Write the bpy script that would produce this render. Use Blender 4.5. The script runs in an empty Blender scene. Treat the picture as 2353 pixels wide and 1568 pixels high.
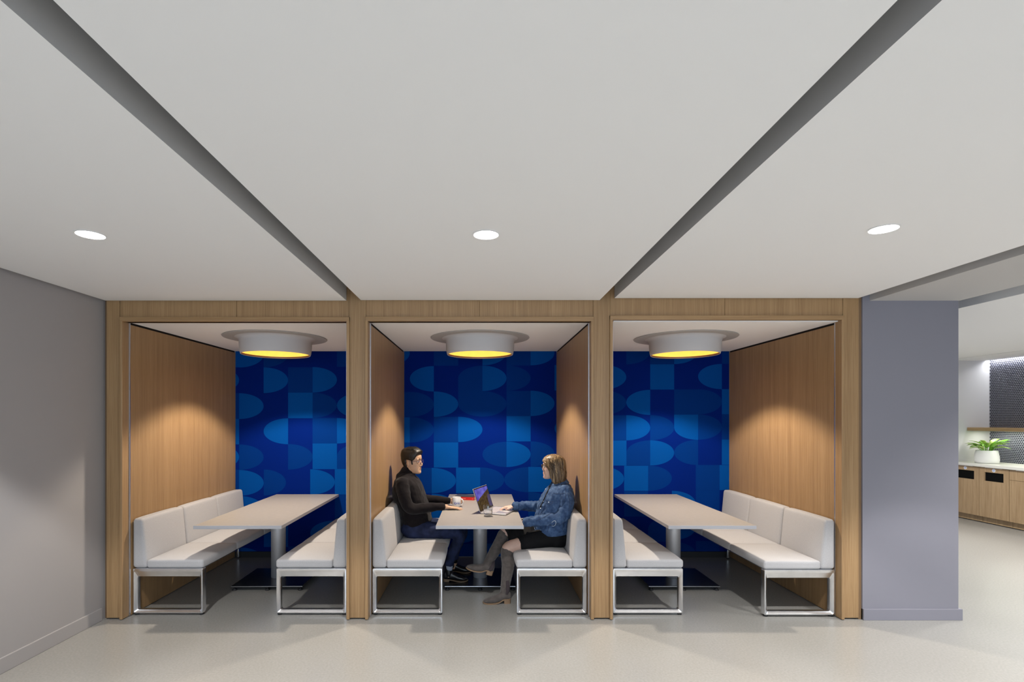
import bpy, bmesh, math, random
from math import sin, cos, pi, radians, sqrt
from mathutils import Vector, Matrix, noise

S = bpy.context.scene
COL = S.collection
random.seed(7)

# ------------------------------------------------------------------ camera, world, exposure
F = 1200.0; CX = 1108.0; CY = 962.0; EYE = 1.63          # photograph 2353 x 1568
cam_d = bpy.data.cameras.new('camera'); cam = bpy.data.objects.new('camera', cam_d); COL.objects.link(cam)
cam.location = (0, 0, EYE); cam.rotation_euler = (pi / 2, 0, 0)
cam_d.sensor_fit = 'HORIZONTAL'; cam_d.sensor_width = 36.0; cam_d.lens = 36.0 * F / 2353.0
cam_d.shift_x = (2353 / 2 - CX) / 2353.0; cam_d.shift_y = (CY - 1568 / 2) / 2353.0
cam_d.clip_start = 0.05
S.camera = cam
S.view_settings.view_transform = 'Standard'; S.view_settings.look = 'None'
S.view_settings.exposure = 1.12; S.view_settings.gamma = 1.0; S.view_settings.use_curve_mapping = False
W = bpy.data.worlds.new('world'); S.world = W; W.use_nodes = True
W.node_tree.nodes['Background'].inputs[0].default_value = (0.88, 0.94, 1.0, 1)
W.node_tree.nodes['Background'].inputs[1].default_value = 0.24
S.cycles.max_bounces = 8; S.cycles.diffuse_bounces = 5; S.cycles.sample_clamp_indirect = 4.0

def spot(name, loc, power, color, angle, blend, radius=0.05, target=None):
    l = bpy.data.lights.new(name, 'SPOT'); l.energy = power; l.color = color
    l.spot_size = radians(angle); l.spot_blend = blend; l.shadow_soft_size = radius
    o = bpy.data.objects.new(name, l); COL.objects.link(o); o.location = loc
    if target is not None:
        o.rotation_euler = (Vector(target) - Vector(loc)).to_track_quat('-Z', 'Y').to_euler()
    return o

def area(name, loc, rot, sx, sy, power, color):
    l = bpy.data.lights.new(name, 'AREA'); l.shape = 'RECTANGLE'; l.size = sx; l.size_y = sy
    l.energy = power; l.color = color
    o = bpy.data.objects.new(name, l); COL.objects.link(o); o.location = loc; o.rotation_euler = rot
    return o

CEIL = 2.586
# the row of recessed downlights above the camera side of the room and the next row behind the camera
for x in (-2.03, 0.02, 2.04, 3.45):
    spot('downlight_beam', (x, 2.68, CEIL - 0.02), 75, (1.0, 0.98, 0.95), 91, 0.24, 0.05)
    spot('downlight_beam', (x, 0.55, CEIL - 0.02), 62, (1.0, 0.98, 0.945), 100, 0.2, 0.05)
    spot('downlight_beam', (x, -1.6, CEIL - 0.02), 62, (1.0, 0.98, 0.945), 100, 0.2, 0.05)
# daylight from the windows at the far end of the room behind the camera
area('window_daylight', (0.3, -4.6, 1.5), (radians(90), 0, 0), 6.5, 2.2, 95, (0.70, 0.85, 1.0))
# kitchen downlights, with unseen spots added toward the camera to bounce light upward
for p in ((6.0, 7.2, 2.57), (6.0, 5.2, 2.57), (5.2, 3.4, 2.57), (6.9, 3.0, 2.57), (6.0, 1.2, 2.57)):
    spot('kitchen_beam', p, 140, (1.0, 0.98, 0.93), 125, 0.5, 0.08)

# ------------------------------------------------------------------ helpers
class MB:
    def __init__(s): s.v = []; s.f = []; s.m = []
    def add(s, vs, fs, mi=0):
        b = len(s.v); s.v += [tuple(p) for p in vs]
        for f in fs: s.f.append(tuple(b + i for i in f)); s.m.append(mi)
        return b
    def box(s, x0, x1, y0, y1, z0, z1, mi=0):
        vs = [(x, y, z) for z in (z0, z1) for y in (y0, y1) for x in (x0, x1)]
        s.add(vs, [(0, 2, 3, 1), (4, 5, 7, 6), (0, 1, 5, 4), (2, 6, 7, 3), (0, 4, 6, 2), (1, 3, 7, 5)], mi); return s
    def rings(s, rings, cap0=True, cap1=True, close=True, mi=0):
        n = len(rings[0]); vs = [p for r in rings for p in r]; fs = []
        for i in range(len(rings) - 1):
            for j in range(n if close else n - 1):
                k = (j + 1) % n
                fs.append((i * n + j, i * n + k, (i + 1) * n + k, (i + 1) * n + j))
        if cap0: fs.append(tuple(reversed(range(n))))
        if cap1: fs.append(tuple((len(rings) - 1) * n + j for j in range(n)))
        s.add(vs, fs, mi); return s
    def lathe(s, prof, c=(0, 0, 0), n=48, cap0=False, cap1=False, mi=0):
        s.rings([[(c[0] + r * cos(2 * pi * j / n), c[1] + r * sin(2 * pi * j / n), c[2] + z) for j in range(n)] for r, z in prof],
                cap0, cap1, True, mi); return s
    def ell(s, c, r, n=16, m=10, rot=None, mi=0):
        rr = []
        for i in range(m + 1):
            t = -pi / 2 + pi * i / m; ring = []
            for j in range(n):
                a = 2 * pi * j / n
                p = Vector((r[0] * cos(a) * max(cos(t), 1e-3), r[1] * sin(a) * max(cos(t), 1e-3), r[2] * sin(t)))
                if rot is not None: p = rot @ p
                ring.append(Vector(c) + p)
            rr.append(ring)
        s.rings(rr, mi=mi); return s
    def tube(s, pts, rad, n=14, up=(0, 0, 1), caps=True, mi=0):
        """rad: list of r or (side, up) pairs, one per point"""
        pts = [Vector(p) for p in pts]; m = len(pts); rr = []
        ra = [(r, r) if not isinstance(r, (tuple, list)) else r for r in rad]
        fr = []
        for i in range(m):
            t = (pts[min(i + 1, m - 1)] - pts[max(i - 1, 0)]).normalized()
            u = Vector(up); sd = t.cross(u)
            if sd.length < 0.15: sd = t.cross(Vector((1, 0, 0)) if abs(t.x) < .8 else Vector((0, 1, 0)))
            if fr and fr[-1][1].dot(sd) < 0: sd = -sd
            sd.normalize(); fr.append((t, sd, sd.cross(t).normalized()))
        def ring(c, k, sc):
            return [c + fr[k][1] * (ra[k][0] * sc * cos(2 * pi * j / n)) + fr[k][2] * (ra[k][1] * sc * sin(2 * pi * j / n)) for j in range(n)]
        if caps:
            h = min(ra[0])
            for sc, d in ((.35, .95), (.75, .66), (.94, .33)): rr.append(ring(pts[0] - fr[0][0] * h * d, 0, sc))
        for i in range(m): rr.append(ring(pts[i], i, 1))
        if caps:
            h = min(ra[-1])
            for sc, d in ((.94, .33), (.75, .66), (.35, .95)): rr.append(ring(pts[-1] + fr[-1][0] * h * d, m - 1, sc))
        s.rings(rr, mi=mi); return s
    def xf(s, fn):
        s.v = [tuple(fn(Vector(p))) for p in s.v]; return s

def wloc(o):
    p = Vector((0, 0, 0))
    while o is not None: p += o.location; o = o.parent
    return p

def obj(name, mb, mat, parent=None, smooth=False, kind=None, label=None, local=False, fix=True):
    me = bpy.data.meshes.new(name)
    off = wloc(parent) if (parent is not None and not local) else Vector((0, 0, 0))
    me.from_pydata([Vector(p) - off for p in mb.v], [], mb.f)
    for m in (mat if isinstance(mat, (list, tuple)) else [mat]): me.materials.append(m)
    for p, mi in zip(me.polygons, mb.m): p.material_index = mi
    if fix:
        bm = bmesh.new(); bm.from_mesh(me); bmesh.ops.recalc_face_normals(bm, faces=bm.faces); bm.to_mesh(me); bm.free()
    if smooth:
        for p in me.polygons: p.use_smooth = True
        if smooth is not True: me.set_sharp_from_angle(angle=radians(smooth))
    me.update()
    o = bpy.data.objects.new(name, me); COL.objects.link(o)
    if parent is not None: o.parent = parent
    if kind: o['kind'] = kind
    if label: o['label'] = label
    return o

def tag(o, label, cat, group=None):
    o['label'] = label; o['category'] = cat
    if group: o['group'] = group
    return o

def thing(name, label, cat, loc=(0, 0, 0), rotz=0, group=None):
    o = bpy.data.objects.new(name, None); COL.objects.link(o); o.empty_display_size = 0.1
    o.location = loc; o.rotation_euler = (0, 0, rotz)
    return tag(o, label, cat, group)

def dup(root, loc, rotz, label, group=None):
    r = root.copy(); COL.objects.link(r); r.location = loc; r.rotation_euler = (0, 0, rotz); r['label'] = label
    if group: r['group'] = group
    for ch in list(root.children):
        c = ch.copy(); COL.objects.link(c); c.parent = r
        for g in list(ch.children):
            d = g.copy(); COL.objects.link(d); d.parent = c
    return r

def bbox(x0, x1, y0, y1, z0, z1, b=0.003, seg=2):
    bm = bmesh.new(); bmesh.ops.create_cube(bm, size=1)
    for v in bm.verts:
        v.co = Vector(((x0 + x1) / 2 + v.co.x * (x1 - x0), (y0 + y1) / 2 + v.co.y * (y1 - y0), (z0 + z1) / 2 + v.co.z * (z1 - z0)))
    bmesh.ops.bevel(bm, geom=list(bm.edges), offset=b, segments=seg, affect='EDGES', profile=0.5)
    m = MB(); bm.verts.index_update()
    m.add([v.co.copy() for v in bm.verts], [[v.index for v in f.verts] for f in bm.faces]); bm.free(); return m

def rbox(x0, x1, y0, y1, z0, z1, r, n=7, fn=None):
    """rounded box whose surface is a grid, for cushions; fn bends the vertices"""
    c = Vector(((x0 + x1) / 2, (y0 + y1) / 2, (z0 + z1) / 2)); h = Vector(((x1 - x0) / 2, (y1 - y0) / 2, (z1 - z0) / 2))
    def ax(hh):
        a = [-hh + r * k for k in (0, .3, .62, 1)]
        i = hh - r; b = [-i + 2 * i * k / n for k in range(1, n)] if i > 1e-5 else []
        return a + b + [-q for q in reversed(a)]
    A = [ax(h[0]), ax(h[1]), ax(h[2])]; bm = bmesh.new(); vd = {}
    def V(p):
        k = tuple(round(q, 6) for q in p)
        if k not in vd:
            p = Vector(p); q = Vector([max(-(h[i] - r), min(h[i] - r, p[i])) for i in range(3)]); d = p - q
            if d.length > 1e-7: p = q + d.normalized() * r
            vd[k] = bm.verts.new(p + c)
        return vd[k]
    for a in range(3):
        u, v = (a + 1) % 3, (a + 2) % 3
        for sg in (-1, 1):
            for i in range(len(A[u]) - 1):
                for j in range(len(A[v]) - 1):
                    q = []
                    for di, dj in ((0, 0), (1, 0), (1, 1), (0, 1)):
                        p = [0, 0, 0]; p[a] = sg * h[a]; p[u] = A[u][i + di]; p[v] = A[v][j + dj]; q.append(V(p))
                    if len(set(q)) == 4:
                        try: bm.faces.new(q if sg > 0 else q[::-1])
                        except ValueError: pass
    if fn:
        for v in bm.verts: v.co = fn(v.co.copy())
    bm.verts.index_update(); m = MB()
    m.add([v.co.copy() for v in bm.verts], [[v.index for v in f.verts] for f in bm.faces]); bm.free(); return m

def spl(pts, n=5):
    """Catmull-Rom through tuples of any length"""
    out = []; m = len(pts)
    for i in range(m - 1):
        p0, p1, p2, p3 = pts[max(i - 1, 0)], pts[i], pts[i + 1], pts[min(i + 2, m - 1)]
        for k in range(n):
            t = k / n
            out.append(tuple(.5 * (2 * b + (c - a) * t + (2 * a - 5 * b + 4 * c - d) * t * t + (3 * b - a - 3 * c + d) * t ** 3)
                             for a, b, c, d in zip(p0, p1, p2, p3)))
    out.append(tuple(pts[-1])); return out

def limb(mb, P, n=16, k=4, up=(0, 0, 1)):
    """P: list of (x,y,z,r) or (x,y,z,rs,ru)"""
    q = spl([tuple(p) for p in P], k)
    mb.tube([p[:3] for p in q], [p[3] if len(p) == 4 else (p[3], p[4]) for p in q], n, up); return mb

def remesh(mb, vox, smooth=3, fold=None):
    """grow one continuous surface over overlapping closed lofts"""
    me = bpy.data.meshes.new('tmp'); me.from_pydata([Vector(p) for p in mb.v], [], mb.f)
    bm = bmesh.new(); bm.from_mesh(me); bmesh.ops.recalc_face_normals(bm, faces=bm.faces); bm.to_mesh(me); bm.free()
    o = bpy.data.objects.new('tmp', me); COL.objects.link(o)
    r = o.modifiers.new('r', 'REMESH'); r.mode = 'VOXEL'; r.voxel_size = vox; r.adaptivity = 0
    s = o.modifiers.new('s', 'SMOOTH'); s.factor = .5; s.iterations = smooth
    dg = bpy.context.evaluated_depsgraph_get(); e = o.evaluated_get(dg); m2 = e.to_mesh()
    out = MB(); vs = []
    for v in m2.vertices:
        p = v.co.copy()
        if fold: p = p + v.normal * fold(p)
        vs.append(p)
    out.add(vs, [tuple(f.vertices) for f in m2.polygons])
    e.to_mesh_clear(); bpy.data.objects.remove(o); bpy.data.meshes.remove(me); return out

# ------------------------------------------------------------------ materials
def nmat(name):
    m = bpy.data.materials.new(name); m.use_nodes = True; nt = m.node_tree
    return m, nt, nt.nodes['Principled BSDF']

def mat(name, col, rough=.5, metal=0, spec=.5, var=0, vscale=8, bump=0, bscale=200, stretch=(1, 1, 1), emit=None, es=0, sheen=0, detail=4):
    m, nt, b = nmat(name); b.inputs['Base Color'].default_value = (*col, 1); b.inputs['Roughness'].default_value = rough
    b.inputs['Metallic'].default_value = metal; b.inputs['Specular IOR Level'].default_value = spec
    if sheen: b.inputs['Sheen Weight'].default_value = sheen; b.inputs['Sheen Roughness'].default_value = .5
    if emit: b.inputs['Emission Color'].default_value = (*emit, 1); b.inputs['Emission Strength'].default_value = es
    if var or bump:
        tc = nt.nodes.new('ShaderNodeTexCoord'); mp = nt.nodes.new('ShaderNodeMapping'); mp.inputs['Scale'].default_value = stretch
        nt.links.new(tc.outputs['Object'], mp.inputs[0])
    if var:
        n = nt.nodes.new('ShaderNodeTexNoise'); n.inputs['Scale'].default_value = vscale; n.inputs['Detail'].default_value = detail
        nt.links.new(mp.outputs[0], n.inputs['Vector'])
        r = nt.nodes.new('ShaderNodeValToRGB'); r.color_ramp.elements[0].position = .3; r.color_ramp.elements[1].position = .7
        r.color_ramp.elements[0].color = (*[c * (1 - var) for c in col], 1); r.color_ramp.elements[1].color = (*[min(1, c * (1 + var)) for c in col], 1)
        nt.links.new(n.outputs['Fac'], r.inputs[0]); nt.links.new(r.outputs[0], b.inputs['Base Color'])
    if bump:
        n2 = nt.nodes.new('ShaderNodeTexNoise'); n2.inputs['Scale'].default_value = bscale; n2.inputs['Detail'].default_value = 2
        nt.links.new(mp.outputs[0], n2.inputs['Vector']); bu = nt.nodes.new('ShaderNodeBump')
        bu.inputs['Strength'].default_value = bump; bu.inputs['Distance'].default_value = .01
        nt.links.new(n2.outputs['Fac'], bu.inputs['Height']); nt.links.new(bu.outputs[0], b.inputs['Normal'])
    return m

def wood(name, stretch, c0, c1, c2, rough=.42, fig=False):
    m, nt, b = nmat(name); tc = nt.nodes.new('ShaderNodeTexCoord'); mp = nt.nodes.new('ShaderNodeMapping')
    mp.inputs['Scale'].default_value = stretch; nt.links.new(tc.outputs['Object'], mp.inputs[0])
    n1 = nt.nodes.new('ShaderNodeTexNoise'); n1.inputs['Scale'].default_value = 1; n1.inputs['Detail'].default_value = 6; n1.inputs['Roughness'].default_value = .65
    nt.links.new(mp.outputs[0], n1.inputs['Vector'])
    r = nt.nodes.new('ShaderNodeValToRGB'); e = r.color_ramp.elements; e[0].position = .28; e[0].color = (*c0, 1); e[1].position = .74; e[1].color = (*c2, 1)
    q = e.new(.5); q.color = (*c1, 1); nt.links.new(n1.outputs['Fac'], r.inputs[0])
    n2 = nt.nodes.new('ShaderNodeTexNoise'); n2.inputs['Scale'].default_value = .12 if not fig else .3; n2.inputs['Detail'].default_value = 2
    nt.links.new(mp.outputs[0], n2.inputs['Vector'])
    mx = nt.nodes.new('ShaderNodeMix'); mx.data_type = 'RGBA'; mx.blend_type = 'MULTIPLY'; mx.inputs[0].default_value = .5
    r2 = nt.nodes.new('ShaderNodeValToRGB'); r2.color_ramp.elements[0].position = .3; r2.color_ramp.elements[0].color = (.66, .62, .58, 1); r2.color_ramp.elements[1].position = .7
    nt.links.new(n2.outputs['Fac'], r2.inputs[0]); nt.links.new(r.outputs[0], mx.inputs[6]); nt.links.new(r2.outputs[0], mx.inputs[7])
    nt.links.new(mx.outputs[2], b.inputs['Base Color']); b.inputs['Roughness'].default_value = rough
    b.inputs['Specular IOR Level'].default_value = .35; return m

WD = ((.285, .168, .078), (.37, .230, .112), (.44, .287, .150))
M = {}
M['wood'] = wood('oak_veneer', (190, 190, 3.0), *WD)
M['wood_h'] = wood('oak_veneer_crosswise', (3.0, 190, 190), *WD)
M['wood_fig'] = wood('oak_cabinet', (60, 60, 3.0), (.33, .215, .115), (.42, .29, .165), (.50, .355, .215), fig=True)
M['white'] = mat('ceiling_paint', (.86, .86, .86), .85, spec=.2)
M['white2'] = mat('booth_ceiling_paint', (.90, .885, .865), .85, spec=.2)
M['wall'] = mat('warm_grey_wall_paint', (.36, .345, .345), .7, spec=.3)
M['wall_c'] = mat('cool_grey_wall_paint', (.235, .230, .270), .7, spec=.3)
M['kwall'] = mat('kitchen_wall_paint', (.60, .59, .59), .8, spec=.2)
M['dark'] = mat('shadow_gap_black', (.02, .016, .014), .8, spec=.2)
M['base'] = mat('black_base', (.012, .012, .014), .5)
M['alu'] = mat('aluminium_edge', (.62, .62, .66), .35, 1)
M['fabric'] = mat('light_woven_fabric', (.472, .463, .474), .95, spec=.15, var=.10, vscale=260, bump=.25, bscale=900, sheen=.25, stretch=(1, 1, 1))
M['chrome'] = mat('brushed_chrome', (.86, .87, .90), .26, 1, var=.06, vscale=14)
M['rubber'] = mat('black_rubber', (.015, .015, .017), .6)
M['table'] = mat('taupe_laminate', (.335, .312, .292), .42, spec=.4, var=.035, vscale=30)
M['tedge'] = mat('table_edge_band', (.42, .42, .45), .45)
M['steel'] = mat('brushed_steel_pole', (.66, .67, .71), .24, 1)
nt_ = M['steel'].node_tree; bb = nt_.nodes['Principled BSDF']; bb.inputs['Anisotropic'].default_value = .85; bb.inputs['Roughness'].default_value = .38; bb.inputs['Base Color'].default_value = (.62, .63, .67, 1); bb.inputs['Metallic'].default_value = .7
tg = nt_.nodes.new('ShaderNodeTangent'); tg.direction_type = 'RADIAL'; tg.axis = 'Z'; nt_.links.new(tg.outputs[0], bb.inputs['Tangent'])
M['plate'] = mat('dark_steel_plate', (.055, .055, .065), .25, .6)
M['plate_e'] = mat('bright_plate_edge', (.6, .6, .63), .3, 1)
M['shade'] = mat('lamp_shade_white', (.52, .51, .52), .8, spec=.2)
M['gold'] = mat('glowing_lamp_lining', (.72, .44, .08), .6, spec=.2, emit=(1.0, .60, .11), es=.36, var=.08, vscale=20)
M['rim'] = mat('lamp_rim_copper', (.25, .13, .07), .4, .5)
M['lens'] = mat('downlight_lens', (.9, .9, .9), .4, emit=(1, .98, .95), es=9)
M['mur_d'] = mat('mural_navy', (.0004, .0125, .155), .9, spec=.04)
M['mur_m'] = mat('mural_mid_blue', (.0004, .028, .185), .9, spec=.04)
M['mur_l'] = mat('mural_bright_blue', (.0005, .060, .285), .9, spec=.04)

def floor_mat():
    m, nt, b = nmat('polished_concrete'); tc = nt.nodes.new('ShaderNodeTexCoord')
    def nz(sc, d):
        n = nt.nodes.new('ShaderNodeTexNoise'); n.inputs['Scale'].default_value = sc; n.inputs['Detail'].default_value = d
        nt.links.new(tc.outputs['Object'], n.inputs['Vector']); return n
    a, c = nz(.45, 1), nz(70, 3)
    r = nt.nodes.new('ShaderNodeValToRGB'); e = r.color_ramp.elements
    r.color_ramp.interpolation = 'EASE'; e[0].position = 0; e[0].color = (.304, .297, .282, 1); e[1].position = 1; e[1].color = (.318, .311, .296, 1)
    nt.links.new(a.outputs['Fac'], r.inputs[0])
    r2 = nt.nodes.new('ShaderNodeValToRGB'); e = r2.color_ramp.elements
    e[0].position = 0; e[0].color = (.82, .82, .82, 1); e[1].position = 1; e[1].color = (1.18, 1.18, 1.17, 1)
    nt.links.new(c.outputs['Fac'], r2.inputs[0])
    mx = nt.nodes.new('ShaderNodeMix'); mx.data_type = 'RGBA'; mx.blend_type = 'MULTIPLY'; mx.inputs[0].default_value = 1
    nt.links.new(r.outputs[0], mx.inputs[6]); nt.links.new(r2.outputs[0], mx.inputs[7]); nt.links.new(mx.outputs[2], b.inputs['Base Color'])
    g = nz(1.2, 2); mr = nt.nodes.new('ShaderNodeMapRange'); mr.inputs['To Min'].default_value = .255; mr.inputs['To Max'].default_value = .275
    nt.links.new(g.outputs['Fac'], mr.inputs[0]); nt.links.new(mr.outputs[0], b.inputs['Roughness'])
    b.inputs['Specular IOR Level'].default_value = .5; return m
M['floor'] = floor_mat()

# ------------------------------------------------------------------ the setting
PF = 4.234; YW = 4.30; YB = 6.14; BC = 2.42         # post front, booth walls begin, back wall, booth ceiling
struct = lambda name, mb, m, parent=None, **k: obj(name, mb, m, parent, kind='structure' if parent is None else None, **k)

CEIL_R = 2.603; M['reveal'] = mat('slot_shade_grey', (.50, .50, .50), .85, spec=.2)  # slot shade painted into the panels' side faces as a darker grey
struct('floor', MB().box(-3.4, 8.8, -5.0, 8.9, -.1, 0), M['floor'])
# suspended ceiling: three panels with open slots between them, a slab above the slots
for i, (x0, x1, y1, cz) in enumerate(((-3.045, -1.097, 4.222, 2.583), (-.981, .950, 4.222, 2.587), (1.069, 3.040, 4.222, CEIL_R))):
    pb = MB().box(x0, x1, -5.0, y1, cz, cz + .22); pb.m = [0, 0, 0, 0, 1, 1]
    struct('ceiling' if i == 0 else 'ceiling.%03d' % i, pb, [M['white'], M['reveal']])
struct('ceiling_slab', MB().box(-3.4, 8.8, -5.0, 8.9, 3.0, 3.1), M['dark'])  # slab coloured black to deepen the shade in the slots
struct('wall_left', MB().box(-3.25, -3.078, -5.0, 6.3, 0, 3.0), M['wall'])
struct('baseboard_left', bbox(-3.079, -3.062, -5.0, 4.21, 0, .10, .003), M['wall'])
struct('wall_back', MB().box(-3.07, 3.86, YB, YB + .16, 0, 3.0), M['wall_c'])
# grey pier to the right of the booths with its baseboard
struct('wall_right', MB().box(3.077, 3.853, 4.225, YB, 0, 3.0), M['wall_c'])
struct('baseboard_right', bbox(3.077, 3.876, 4.211, 4.8, 0, .09, .002), M['wall_c'])
# dropped beam over the pier, running along the room
struct('ceiling_beam', MB().box(3.135, 3.86, -5.0, 4.2249, 2.583, 3.0), M['wall_c'] if False else mat('beam_paint', (.52, .51, .50), .8, spec=.2))

# wooden partitions (booth sides) -------------------------------------------------
def partition(name, x0, x1, faces):
    w = struct(name, MB().box(x0 + .012, x1 - .012, YW, YB, 0, 3.0), M['dark'])
    for sx in faces:
        a, b = (x0, x0 + .014) if sx < 0 else (x1 - .014, x1)
        obj('veneer_panel', bbox(a, b, YW + .005, YB - .004, .006, BC - .018, .0015, 1), M['wood'], w)
    return w
partition('wall_booth_1', -3.06, -2.900, (1,))
partition('wall_booth_2', -1.117, -.917, (-1, 1))
partition('wall_booth_3', .874, 1.075, (-1, 1))
partition('wall_booth_4', 2.903, 3.06, (-1,))
BOOTHS = ((-2.900, -1.117), (-.917, .874), (1.075, 2.903))
for i, (a, b) in enumerate(BOOTHS):
    struct('ceiling_booth_%d' % (i + 1), MB().box(a - .004, b + .004, YW - .04, YB, BC, BC + .12), M['white2'])
    if i != 1: struct('baseboard_booth_%d' % (i + 1), MB().box(a, b, YB - .02, YB - .001, 0, .067), M['base'])

# oak facade: stiles, header boards, raised casings, thin metal edge ----------------
def facade(i, st, hd, hseam, op, zt=2.415):
    """st: stile x-ranges, hd: header range, op: opening x-range between the casings' inner faces"""
    root = struct('trim_%d' % i, MB().box(hd[0], hd[1], PF + .018, YW, zt, 3.0), M['wood'])
    for a, b in st:
        obj('stile', bbox(a, b, PF, YW + .004, .012, 2.99, .0012, 1), M['wood'], root)
    for a, b in ((hd[0], hseam), (hseam, hd[1])):
        obj('header_board', bbox(a + .0012, b - .0012, PF + .002, PF + .02, zt + .034, 2.99, .001, 1), M['wood'], root)
    cw = .024
    for a, b in ((op[0] - cw, op[0]), (op[1], op[1] + cw)):
        obj('casing', bbox(a, b, PF - .02, YW - .004, .004, zt + .036, .004, 2), M['wood'], root)
    obj('casing', bbox(op[0] - cw, op[1] + cw, PF - .0205, YW - .004, zt, zt + .036, .004, 2), M['wood_h'], root)
    w = [q for q in BOOTHS if q[0] < (op[0] + op[1]) / 2 < q[1]][0]
    for a, b in ((w[0] - .010, w[0] + .002), (w[1] - .002, w[1] + .010)):
        obj('metal_edge', bbox(a, b, YW - .006, YW + .0046, .004, BC - .004, .001, 1), M['alu'], root)
    return root
facade(1, ((-3.046, -2.939),), (-2.9375, -1.080), -1.993, (-2.906, -1.097))
facade(2, ((-1.0795, -.9415), (.9005, 1.0375)), (-.9415, .9005), -.021, (-.922, .879), 2.417)
facade(3, ((2.925, 3.053),), (1.0375, 2.9235), 1.968, (1.056, 2.902), 2.427)
struct('trim_4', MB().box(-3.078, -3.046, PF + .03, YW, 0, 3.0), mat('walnut_filler_strip', (.16, .095, .05), .5))
struct('trim_5', MB().box(3.053, 3.0765, PF + .004, YW, 0, 3.0), mat('oak_filler_strip', (.22, .135, .07), .5))

# ------------------------------------------------------------------ murals
def mural(bi, u0, v0, su, sv, shapes, zb, label):
    a, b = BOOTHS[bi]; mb = MB(); y = YB - .004; zt = BC - .0005
    mb.box(a + .002, b - .002, y, YB - .0005, zb, zt, 0)
    k = YB / F; y2 = y - .0007
    for ty, tone, ua, ub, va, vb in shapes:
        xa = (u0 + ua * su - CX) * k; xb = (u0 + ub * su - CX) * k
        za = EYE - (v0 + va * sv - CY) * k; zb2 = EYE - (v0 + vb * sv - CY) * k
        w = xb - xa; h = (za - zb2) / 2; zc = (za + zb2) / 2; N = 28
        q = lambda cx, sx, t0, t1: [(cx + sx * w * cos(t0 + (t1 - t0) * j / N), zc + h * sin(t0 + (t1 - t0) * j / N)) for j in range(N + 1)]
        if ty == 'S': p = [(xa, za), (xa, zb2), (xb, zb2), (xb, za)]
        elif ty == 'R': p = q(xa, 1, -pi / 2, pi / 2)
        elif ty == 'L': p = q(xb, -1, -pi / 2, pi / 2)
        elif ty == 'T': p = q(xb, -1, 0, pi / 2) + [(xb, zb2), (xa, zb2)]
        elif ty == 'B': p = q(xb, -1, -pi / 2, 0) + [(xa, za), (xb, za)]
        bm = bmesh.new(); f = bm.faces.new([bm.verts.new((X, 0, Z)) for X, Z in p])
        for co, no in (((a + .0025, 0, 0), (-1, 0, 0)), ((b - .0025, 0, 0), (1, 0, 0)), ((0, 0, zt - .0005), (0, 0, 1)), ((0, 0, zb + .0005), (0, 0, -1))):
            bmesh.ops.bisect_plane(bm, geom=bm.verts[:] + bm.edges[:] + bm.faces[:], plane_co=co, plane_no=no, clear_outer=True)
        bm.verts.index_update()
        for f in bm.faces:
            f.normal_update(); vs = [(v.co.x, y2, v.co.z) for v in f.verts]
            if f.normal.y > 0: vs.reverse()
            mb.add(vs, [tuple(range(len(vs)))], {'m': 1, 'l': 2}[tone])
        bm.free()
    o = obj('wall_mural', mb, [M['mur_d'], M['mur_m'], M['mur_l']], fix=False)
    return tag(o, label, 'mural')

ML = [tuple(x.split(',')[:2]) + tuple(float(q) for q in x.split(',')[2:]) for x in '''R,l,61,234,-12,169;R,m,234,407,-13,168;S,m,752,925,-12,164;S,l,-112,61,-12,168;R,l,-112,61,168,349;S,m,-112,61,350,531
S,l,-112,61,532,712;R,l,-112,61,712,890;S,m,-112,61,891,1070;R,l,234,407,168,350;S,m,407,580,168,347;R,l,580,752,166,346;R,l,61,234,351,533;S,l,407,580,347,527;R,m,580,751,347,525;L,l,752,925,347,527
L,l,234,407,528,711;S,m,580,752,526,706;R,l,752,925,526,706;R,m,61,234,713,892;R,m,407,580,710,890;S,l,580,752,706,887;T,m,752,925,707,886;R,l,61,235,893,1075;R,m,236,392,890,1073;R,l,563,737,888,1067
S,l,737,910,886,1066;R,l,61,235,1077,1258;S,m,737,910,1067,1246;L,l,563,737,1250,1432;S,l,236,407,1257,1437;R,l,61,236,1440,1620;S,m,407,737,1433,1620;S,m,407,563,1255,1432'''.replace('\n', ';').split(';')]
mural(0, 530, 790, .3252, .32526, ML[:-1], .067, 'blue geometric mural on the back wall of the leftmost booth')
MM = [tuple(x.split(',')[:2]) + tuple(float(q) for q in x.split(',')[2:]) for x in '''R,l,-88,82,-20,157;S,m,252,424,-20,157;R,l,595,765,-25,154;S,m,765,935,-20,156;R,l,935,1104,-22,154;L,l,82,252,159,339;T,m,424,595,157,336;R,l,595,765,156,335;R,m,765,935,155,334;S,l,1104,1280,152,332
L,m,-90,82,341,520;R,m,82,252,341,518;R,l,252,424,338,518;B,m,424,595,336,516;R,m,595,765,336,516;S,m,765,935,335,513;R,l,935,1104,333,512;S,l,-90,82,521,699;R,m,82,252,520,699;S,m,252,424,518,697;R,l,424,595,517,696
S,l,765,935,513,691;L,l,1104,1280,508,690;S,m,-90,82,700,880;S,l,252,424,698,876;L,m,595,765,694,872;R,l,765,935,693,872;R,m,935,1104,691,870;S,m,66,237,879,1058;R,l,237,408,878,1057;S,l,409,579,876,1057
R,m,579,749,875,1052;L,m,749,919,873,1050;S,l,919,1090,871,1048;R,l,237,408,1061,1240;R,m,919,1090,1049,1227;R,l,409,580,1236,1413;S,m,580,749,1230,1411;S,m,409,579,1415,1600;S,l,580,749,1412,1590'''.replace('\n', ';').split(';')]
mural(1, 915, 790, .32534, .32526, MM, .008, 'blue geometric mural behind the two seated people')
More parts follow.
